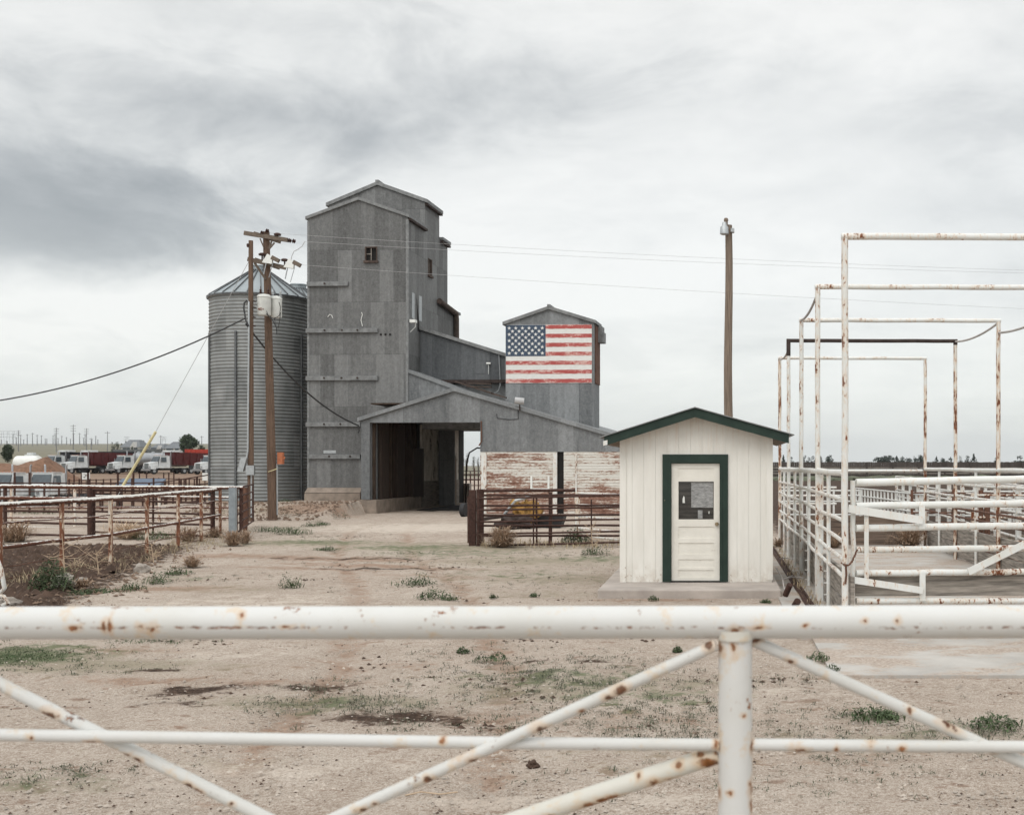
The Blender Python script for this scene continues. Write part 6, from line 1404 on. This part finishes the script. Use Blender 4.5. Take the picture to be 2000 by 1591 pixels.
def blades(mb, c, r, h, n, rnd, w=.006, lean=.5):
    for _ in range(n):
        a = rnd.uniform(0, 6.28); q = r*rnd.random()**.6; b = Vector(c)+Vector((math.cos(a)*q, math.sin(a)*q, 0)); a2_ = rnd.uniform(0, 6.28); hh = h*rnd.uniform(.4, 1.1)
        tip = b+Vector((math.cos(a2_)*hh*lean*rnd.random(), math.sin(a2_)*hh*lean*rnd.random(), hh)); s = Vector((math.cos(a2_+1.57), math.sin(a2_+1.57), 0))*w*rnd.uniform(.6, 1.5); m_ = b.lerp(tip, .5)+Vector((0, 0, hh*.08))
        mb.poly([b-s*.6, b+s*.6, m_+s]); mb.poly([b-s*.6, m_+s, m_-s]); mb.poly([m_-s, m_+s, tip])
def leafy(mb, c, r, h, n, rnd, s=.02):
    for _ in range(n):
        a = rnd.uniform(0, 6.28); q = r*rnd.random()**.5; z = h*rnd.random()*(1-.75*(q/r)**2)
        p = Vector(c)+Vector((math.cos(a)*q, math.sin(a)*q, z+.005)); u = Vector((rnd.gauss(0, 1), rnd.gauss(0, 1), rnd.gauss(0, .6))).normalized(); v = u.cross(Vector((rnd.gauss(0, .4), rnd.gauss(0, .4), 1))).normalized(); k = s*rnd.uniform(.5, 1.4)
        mb.poly([p-u*k, p+v*k*.35, p+u*k, p-v*k*.35])
simple('straw', (.40, .32, .21), .9, 0, .3, 6, bump=0)
mb = MB()
for a, b in zip(FA, FA[1:]):
    for _ in range(60):
        f = rs.random(); x = a[0]+(b[0]-a[0])*f+rs.gauss(.1, .35); y = a[1]+(b[1]-a[1])*f+rs.gauss(0, .3); blades(mb, (x, y, gz(x, y)), .08, rs.uniform(.04, .24), rs.randint(2, 7), rs, .004, 1.3)
for _ in range(220):
    x, y = gp(rs.uniform(925, 1215), 31.4+rs.gauss(0, .5)); blades(mb, (x, y, gz(x, y)), .1, rs.uniform(.06, .22), 4, rs, .007, 1.2)
for _ in range(120):
    x = 1.5+rs.gauss(0, .06); y = rs.uniform(15, 31); blades(mb, (x, y, .01), .06, .14, 4, rs, .005, 1.2)
tag(mb.build('dry_grass', M['straw']), kind='stuff')
# low sparse weeds, nobody could count them
def weeds(name, mat, spots, per, h, w, leaf=.012):
    mb = MB()
    for (px, py, rx, ry, n) in spots:
        X0_, Y0_ = ground_pt(px, py)
        for _ in range(n):
            x = X0_+rs.gauss(0, rx*.6); y = Y0_+rs.gauss(0, ry*.6)
            if y < 6.5 or not okspot(x, y): continue
            g = gz(x, y); k = rs.uniform(.5, 1.5); leafy(mb, (x, y, g), .055*k, h*.8*k, per, rs, leaf*.75*k); blades(mb, (x, y, g), .02*k, h*1.1*k, 2, rs, w*.7, 1.0)
    return tag(mb.build(name, M[mat]), kind='stuff')
weeds('low_weeds', 'dull_leaf', [(1120, 1330, 1.3, .8, 420), (1250, 1390, 1.2, .8, 320), (1080, 1290, 1.2, .6, 120), (1330, 1440, .8, .4, 120), (700, 1375, .8, .4, 200), (640, 1345, .7, .5, 50), (860, 1420, .8, .35, 60), (1540, 1420, .9, .6, 60), (1900, 1430, .7, .3, 110), (1700, 1460, 1.2, .6, 70), (1420, 1520, 1.4, .5, 80),
    (60, 1510, .6, .25, 70), (150, 1310, .8, .5, 60), (1540, 1330, .5, .3, 25), (1650, 1385, .8, .4, 40), (930, 1275, 1.2, .6, 30), (1000, 1140, 3.0, 1.6, 110), (880, 1100, 3, 1.6, 120), (1180, 1075, 2.0, 1.8, 110), (640, 1050, 3.0, 2.0, 120), (1230, 1170, 1.0, .5, 12), (400, 1130, 1.4, 1.2, 60), (1560, 1545, .8, .3, 30)], 13, .035, .004)
weeds('grass_mat', 'green_leaf', [(20, 1282, .85, .62, 420), (300, 1252, .5, .2, 60), (620, 1048, .8, .4, 40), (800, 1080, 1.1, .6, 60), (165, 1158, .6, .35, 50), (1140, 1085, 1.3, .8, 60)], 12, .03, .004, .013)
# separate green weed clumps
CL = [(905, 1275, .12, .10, 'small green weed left of the low weed patch'), (960, 1290, .20, .10, 'spreading green weed just right of a smaller one'), (1325, 1273, .08, .09, 'tiny green weed under the rail beside the diagonal brace'),
      (1600, 1290, .20, .13, 'green weed at the edge of concrete apron'), (1690, 1405, .34, .13, 'largest green grass clump right of the gate post'), (1730, 1400, .20, .11, 'green tuft touching the largest grass clump'), (1945, 1420, .32, .14, 'green clump at the right photo edge'),
      (1620, 1310, .10, .09, 'little green sprig at the apron corner'), (568, 1140, .22, .34, 'upright leafy weed alone in the dirt track'), (805, 1143, .42, .26, 'low green weed clump in the middle of the yard'), (850, 1168, .38, .20, 'green weed just above the foreground rail'), (880, 1172, .2, .14, 'small weed beside the weed above the rail'),
      (965, 1168, .08, .10, 'pair of tiny weeds left of the office slab'), (1045, 1165, .10, .09, 'tiny weed nearest the office slab edge'), (535, 1030, .95, .30, 'spreading green weed patch below the utility pole'), (570, 1035, .8, .34, 'dense green weed right of the pole foot'), (612, 1028, .45, .28, 'green weed on the slope before the tower'), (632, 1025, .35, .2, 'smaller green weed on the slope before tower'),
      (635, 1075, .4, .16, 'flat green weed in the yard before the mill'), (555, 1000, .4, .25, 'green weed on the mound behind the pole'), (1125, 1055, .50, .52, 'bushy dark green weed under the brown mill fence'), (1168, 1075, .42, .30, 'green weed beside the dry branching stalk'), (100, 1148, .42, .62, 'tall dark green bush beside the fence rocks'),
      (303, 1132, .30, .30, 'green weed right of the pale stone'), (335, 1122, .4, .2, 'low green weed at the edge of manure pen'), (190, 1158, .45, .12, 'flat green weed in front of the fence rocks'), (262, 1152, .3, .18, 'scruffy green weed between stone and rocks'), (300, 1045, .8, .4, 'green weed inside the pen behind the fence'), (70, 995, 1.6, .4, 'green strip of weeds behind the brown cross fence'), (1985, 1055, .6, .35, 'green weed outside the pen at the photo edge'), (1280, 1172, .14, .1, 'tiny weed against the office slab'), (1500, 1177, .14, .08, 'small green weed at the right slab corner')]
for px, py, r, h, lb in CL:
    x, y = ground_pt(px, py+ (0 if h < .3 else 8)); mb = MB(); g = gz(x, y); n = int(420*min(1.3, max(.25, r)))
    m_ = 4 if r > .2 else 2
    for k in range(m_): leafy(mb, (x+rs.uniform(-.45, .45)*r, y+rs.uniform(-.4, .4)*r, g), r*.6, h*rs.uniform(.6, 1), int(n//m_*1.5)+40, rs, .014+.024*min(r, .5)); blades(mb, (x+rs.uniform(-.5, .5)*r, y, g), r*.6, h*.6, 5+n//50, rs, .005+.004*r, 1.3)
    if h > .5: leafy(mb, (x, y, g), r*.8, h, 900, rs, .03); leafy(mb, (x, y, g+h*.25), r*.6, h*.7, 500, rs, .03)
    tag(mb.build('green_bush' if h > .5 else 'weed_clump', M['green_leaf']), lb, 'weed')
# dry tumbleweeds and stalks
def strands(mb, c, r, h, n, rnd, w=.006):
    for _ in range(n):
        a = rnd.uniform(0, 6.28); e = rnd.uniform(.05, 1.4); L = rnd.uniform(.4, 1.05); p = Vector(c)+Vector((rnd.uniform(-.2, .2)*r, rnd.uniform(-.2, .2)*r, 0)); pts = []
        d = Vector((math.cos(a)*math.cos(e)*r, math.sin(a)*math.cos(e)*r, math.sin(e)*h))
        side = Vector((-math.sin(a), math.cos(a), 0))*rnd.uniform(-.3, .3)*r
        for k in range(5): f = k/4*L; pts.append(p+d*f+side*f*f+Vector((0, 0, .12*h*math.sin(f*3))))
        s = Vector((-math.sin(a), math.cos(a), 0))*w
        for q, q2 in zip(pts, pts[1:]): mb.poly([q-s, q+s, q2+s*.7, q2-s*.7])
        for _ in range(3):
            q = pts[rnd.randint(1, 4)]; dd = Vector((rnd.gauss(0, 1), rnd.gauss(0, 1), rnd.gauss(.3, .8))).normalized()*r*.22
            mb.poly([q-s*.6, q+s*.6, q+dd])
DW = [(980, 1068, .62, .55, 420, 'dry_weed', 'round brown tumbleweed caught against the brown mill fence'), (1777, 1069, .72, .62, 330, 'dry_weed', 'tangled dry tumbleweed inside the loading pen'), (1630, 1070, .5, .42, 160, 'dry_weed', 'small dry weed behind the near pen post'),
      (455, 1066, .45, .42, 220, 'dry_weed', 'dry weed heap at the foot of grey steel column'), (478, 1062, .35, .4, 150, 'dry_weed', 'dry weed under the open brown gate'), (365, 1058, .6, .42, 230, 'dry_weed', 'dry weed clump between the last fence posts'), (250, 1052, 1.0, .5, 280, 'pale_weed', 'wide pale dry weed tangle behind the curved fence'),
      (28, 1058, .9, .6, 280, 'dry_weed', 'dry brown weed by the leftmost fence post'), (375, 1108, .4, .24, 140, 'dry_weed', 'low dry weed outside the curving fence'), (160, 1150, .26, .18, 130, 'dry_weed', 'orange dry tuft between the two fence rocks'), (420, 1050, .5, .3, 140, 'dry_weed', 'dry tuft beside the last rusty fence post'), (1520, 1068, .3, .25, 90, 'dry_weed', 'straw wisps behind the office corner')]
for px, py, r, h, n, m_, lb in DW:
    x, y = ground_pt(px, py); mb = MB(); strands(mb, (x, y, gz(x, y)+.02), r, h, n, rs, .005+.00022*y); tag(mb.build('tumbleweed', M[m_]), lb, 'dry weed')
def stalk(px, py, H, lb, spread=.8, seed=0):
    rnd = random.Random(seed); x, y = ground_pt(px, py); g = gz(x, y); mb = MB()
    mb.tube([(x, y, g), (x-.02, y, g+H*.35), (x-.06, y, g+H*.9)], [.014, .011, .004], 5)
    for k in range(15):
        f = rnd.uniform(.12, .8); a = rnd.choice((0, 3.14))+rnd.uniform(-.7, .7); L = H*rnd.uniform(.12, .6)*spread; b = Vector((x-.05*f, y, g+H*f)); e = b+Vector((math.cos(a)*L, math.sin(a)*L, L*rnd.uniform(-.1, 1.1))); m_ = b.lerp(e, .5)+Vector((rnd.uniform(-.12, .12)*L, 0, rnd.uniform(-.2, .12)*L)); mb.tube([b, m_, e], [.006, .0045, .002], 4)
        for _ in range(3): q = b.lerp(e, rnd.uniform(.4, .9)); dd = Vector((rnd.uniform(-1, 1), rnd.uniform(-1, 1), rnd.uniform(.1, 1)))*L*.25; mb.tube([q, q+dd], [.004, .002], 3)
    tag(mb.build('dry_stalk', M['pale_weed']), lb, 'dry stalk')
stalk(127, 1130, .95, 'branching dry stalk rising behind the big fence rock', .95, 1); stalk(193, 1122, .55, 'broken dry stalk leaning right toward the second post', 1.2, 2); stalk(1158, 1082, .85, 'pale branching dry stalk by the brown mill fence', .6, 3); stalk(300, 1098, .5, 'small dry stalk at the third rusty post', .9, 4)
for px, Yk, r, h, lb in ((560, 47.2, .5, .3, 'green weed on the dirt bank nearest the pole'), (655, 48.5, .45, .22, 'low weed in the middle of the dirt bank'), (668, 47.2, .35, .3, 'dark weed on the dirt bank below the footing')):
    x = (px-PX0)/FPX*Yk; g = gz(x, Yk); mb = MB(); leafy(mb, (x, Yk, g), r, h, 160, rs, .03); tag(mb.build('weed_clump', M['dull_leaf']), lb, 'weed')
mb = MB()
for _ in range(900):
    x = rs.uniform(-22, -15.9); y = rs.uniform(45.5, 52); octa(mb, (x, y, gz(x, y)+.03), rs.choice((.03, .04, .06, .09)), rs)
tag(mb.build('bank_clods', M['dry_clod']), kind='stuff')
for px, py, rx, ry, rz, sd, lb in ((122, 1150, .20, .18, .17, 1, 'largest pale rock at the foot of the curved fence'), (160, 1146, .13, .11, .11, 2, 'smaller pale rock right of the largest one'), (277, 1118, .15, .10, .13, 3, 'pale pointed stone at the edge of manure pen'), (15, 1185, .16, .12, .10, 6, 'rock under the white gate leaf end'),
        (1040, 1497, .042, .035, .032, 4, 'dark round stone in the bare foreground dirt'), (905, 1152+160, .03, .03, .02, 8, 'small pale stone in the yard'), (892, 1415, .035, .03, .025, 9, 'dark lump in the middle of the dirt')):
    x, y = ground_pt(px, py); mb = MB(); mb.blob((x, y, gz(x, y)+rz*.45), rx, ry, rz, sd, 3, .55); tag(mb.build('stone', M['dark_clod' if 'dark' in lb else 'rock'], None, False), lb, 'stone')
x, y = ground_pt(420, 1560); mb = MB(); c = at(830, 1560, 7.6); c.z = gz(c.x, c.y)+.01; mb.tube([c+Vector((-.12, -.03, 0)), c+Vector((-.03, .01, .012)), c+Vector((.1, 0, .0)), c+Vector((.2, .05, 0))], .005, 5); tag(mb.build('twig', M['pale_weed']), 'thin bent pale twig lying on foreground dirt', 'twig')
# ---------------------------------------------------------------- air
mb = MB(); mb.box(-6100, 6100, -70, 9100, -3.0, 190)
m = bpy.data.materials.new('haze_air'); m.use_nodes = True; nt = m.node_tree; nt.nodes.clear()
v = nd(nt, 'ShaderNodeVolumePrincipled', {}, {'Color': (.86, .90, .94, 1), 'Density': .00007, 'Anisotropy': 0.0})
nd(nt, 'ShaderNodeOutputMaterial', {}, {1: v.outputs[0]})
hz_ = mb.build('haze', m); tag(hz_, kind='stuff')
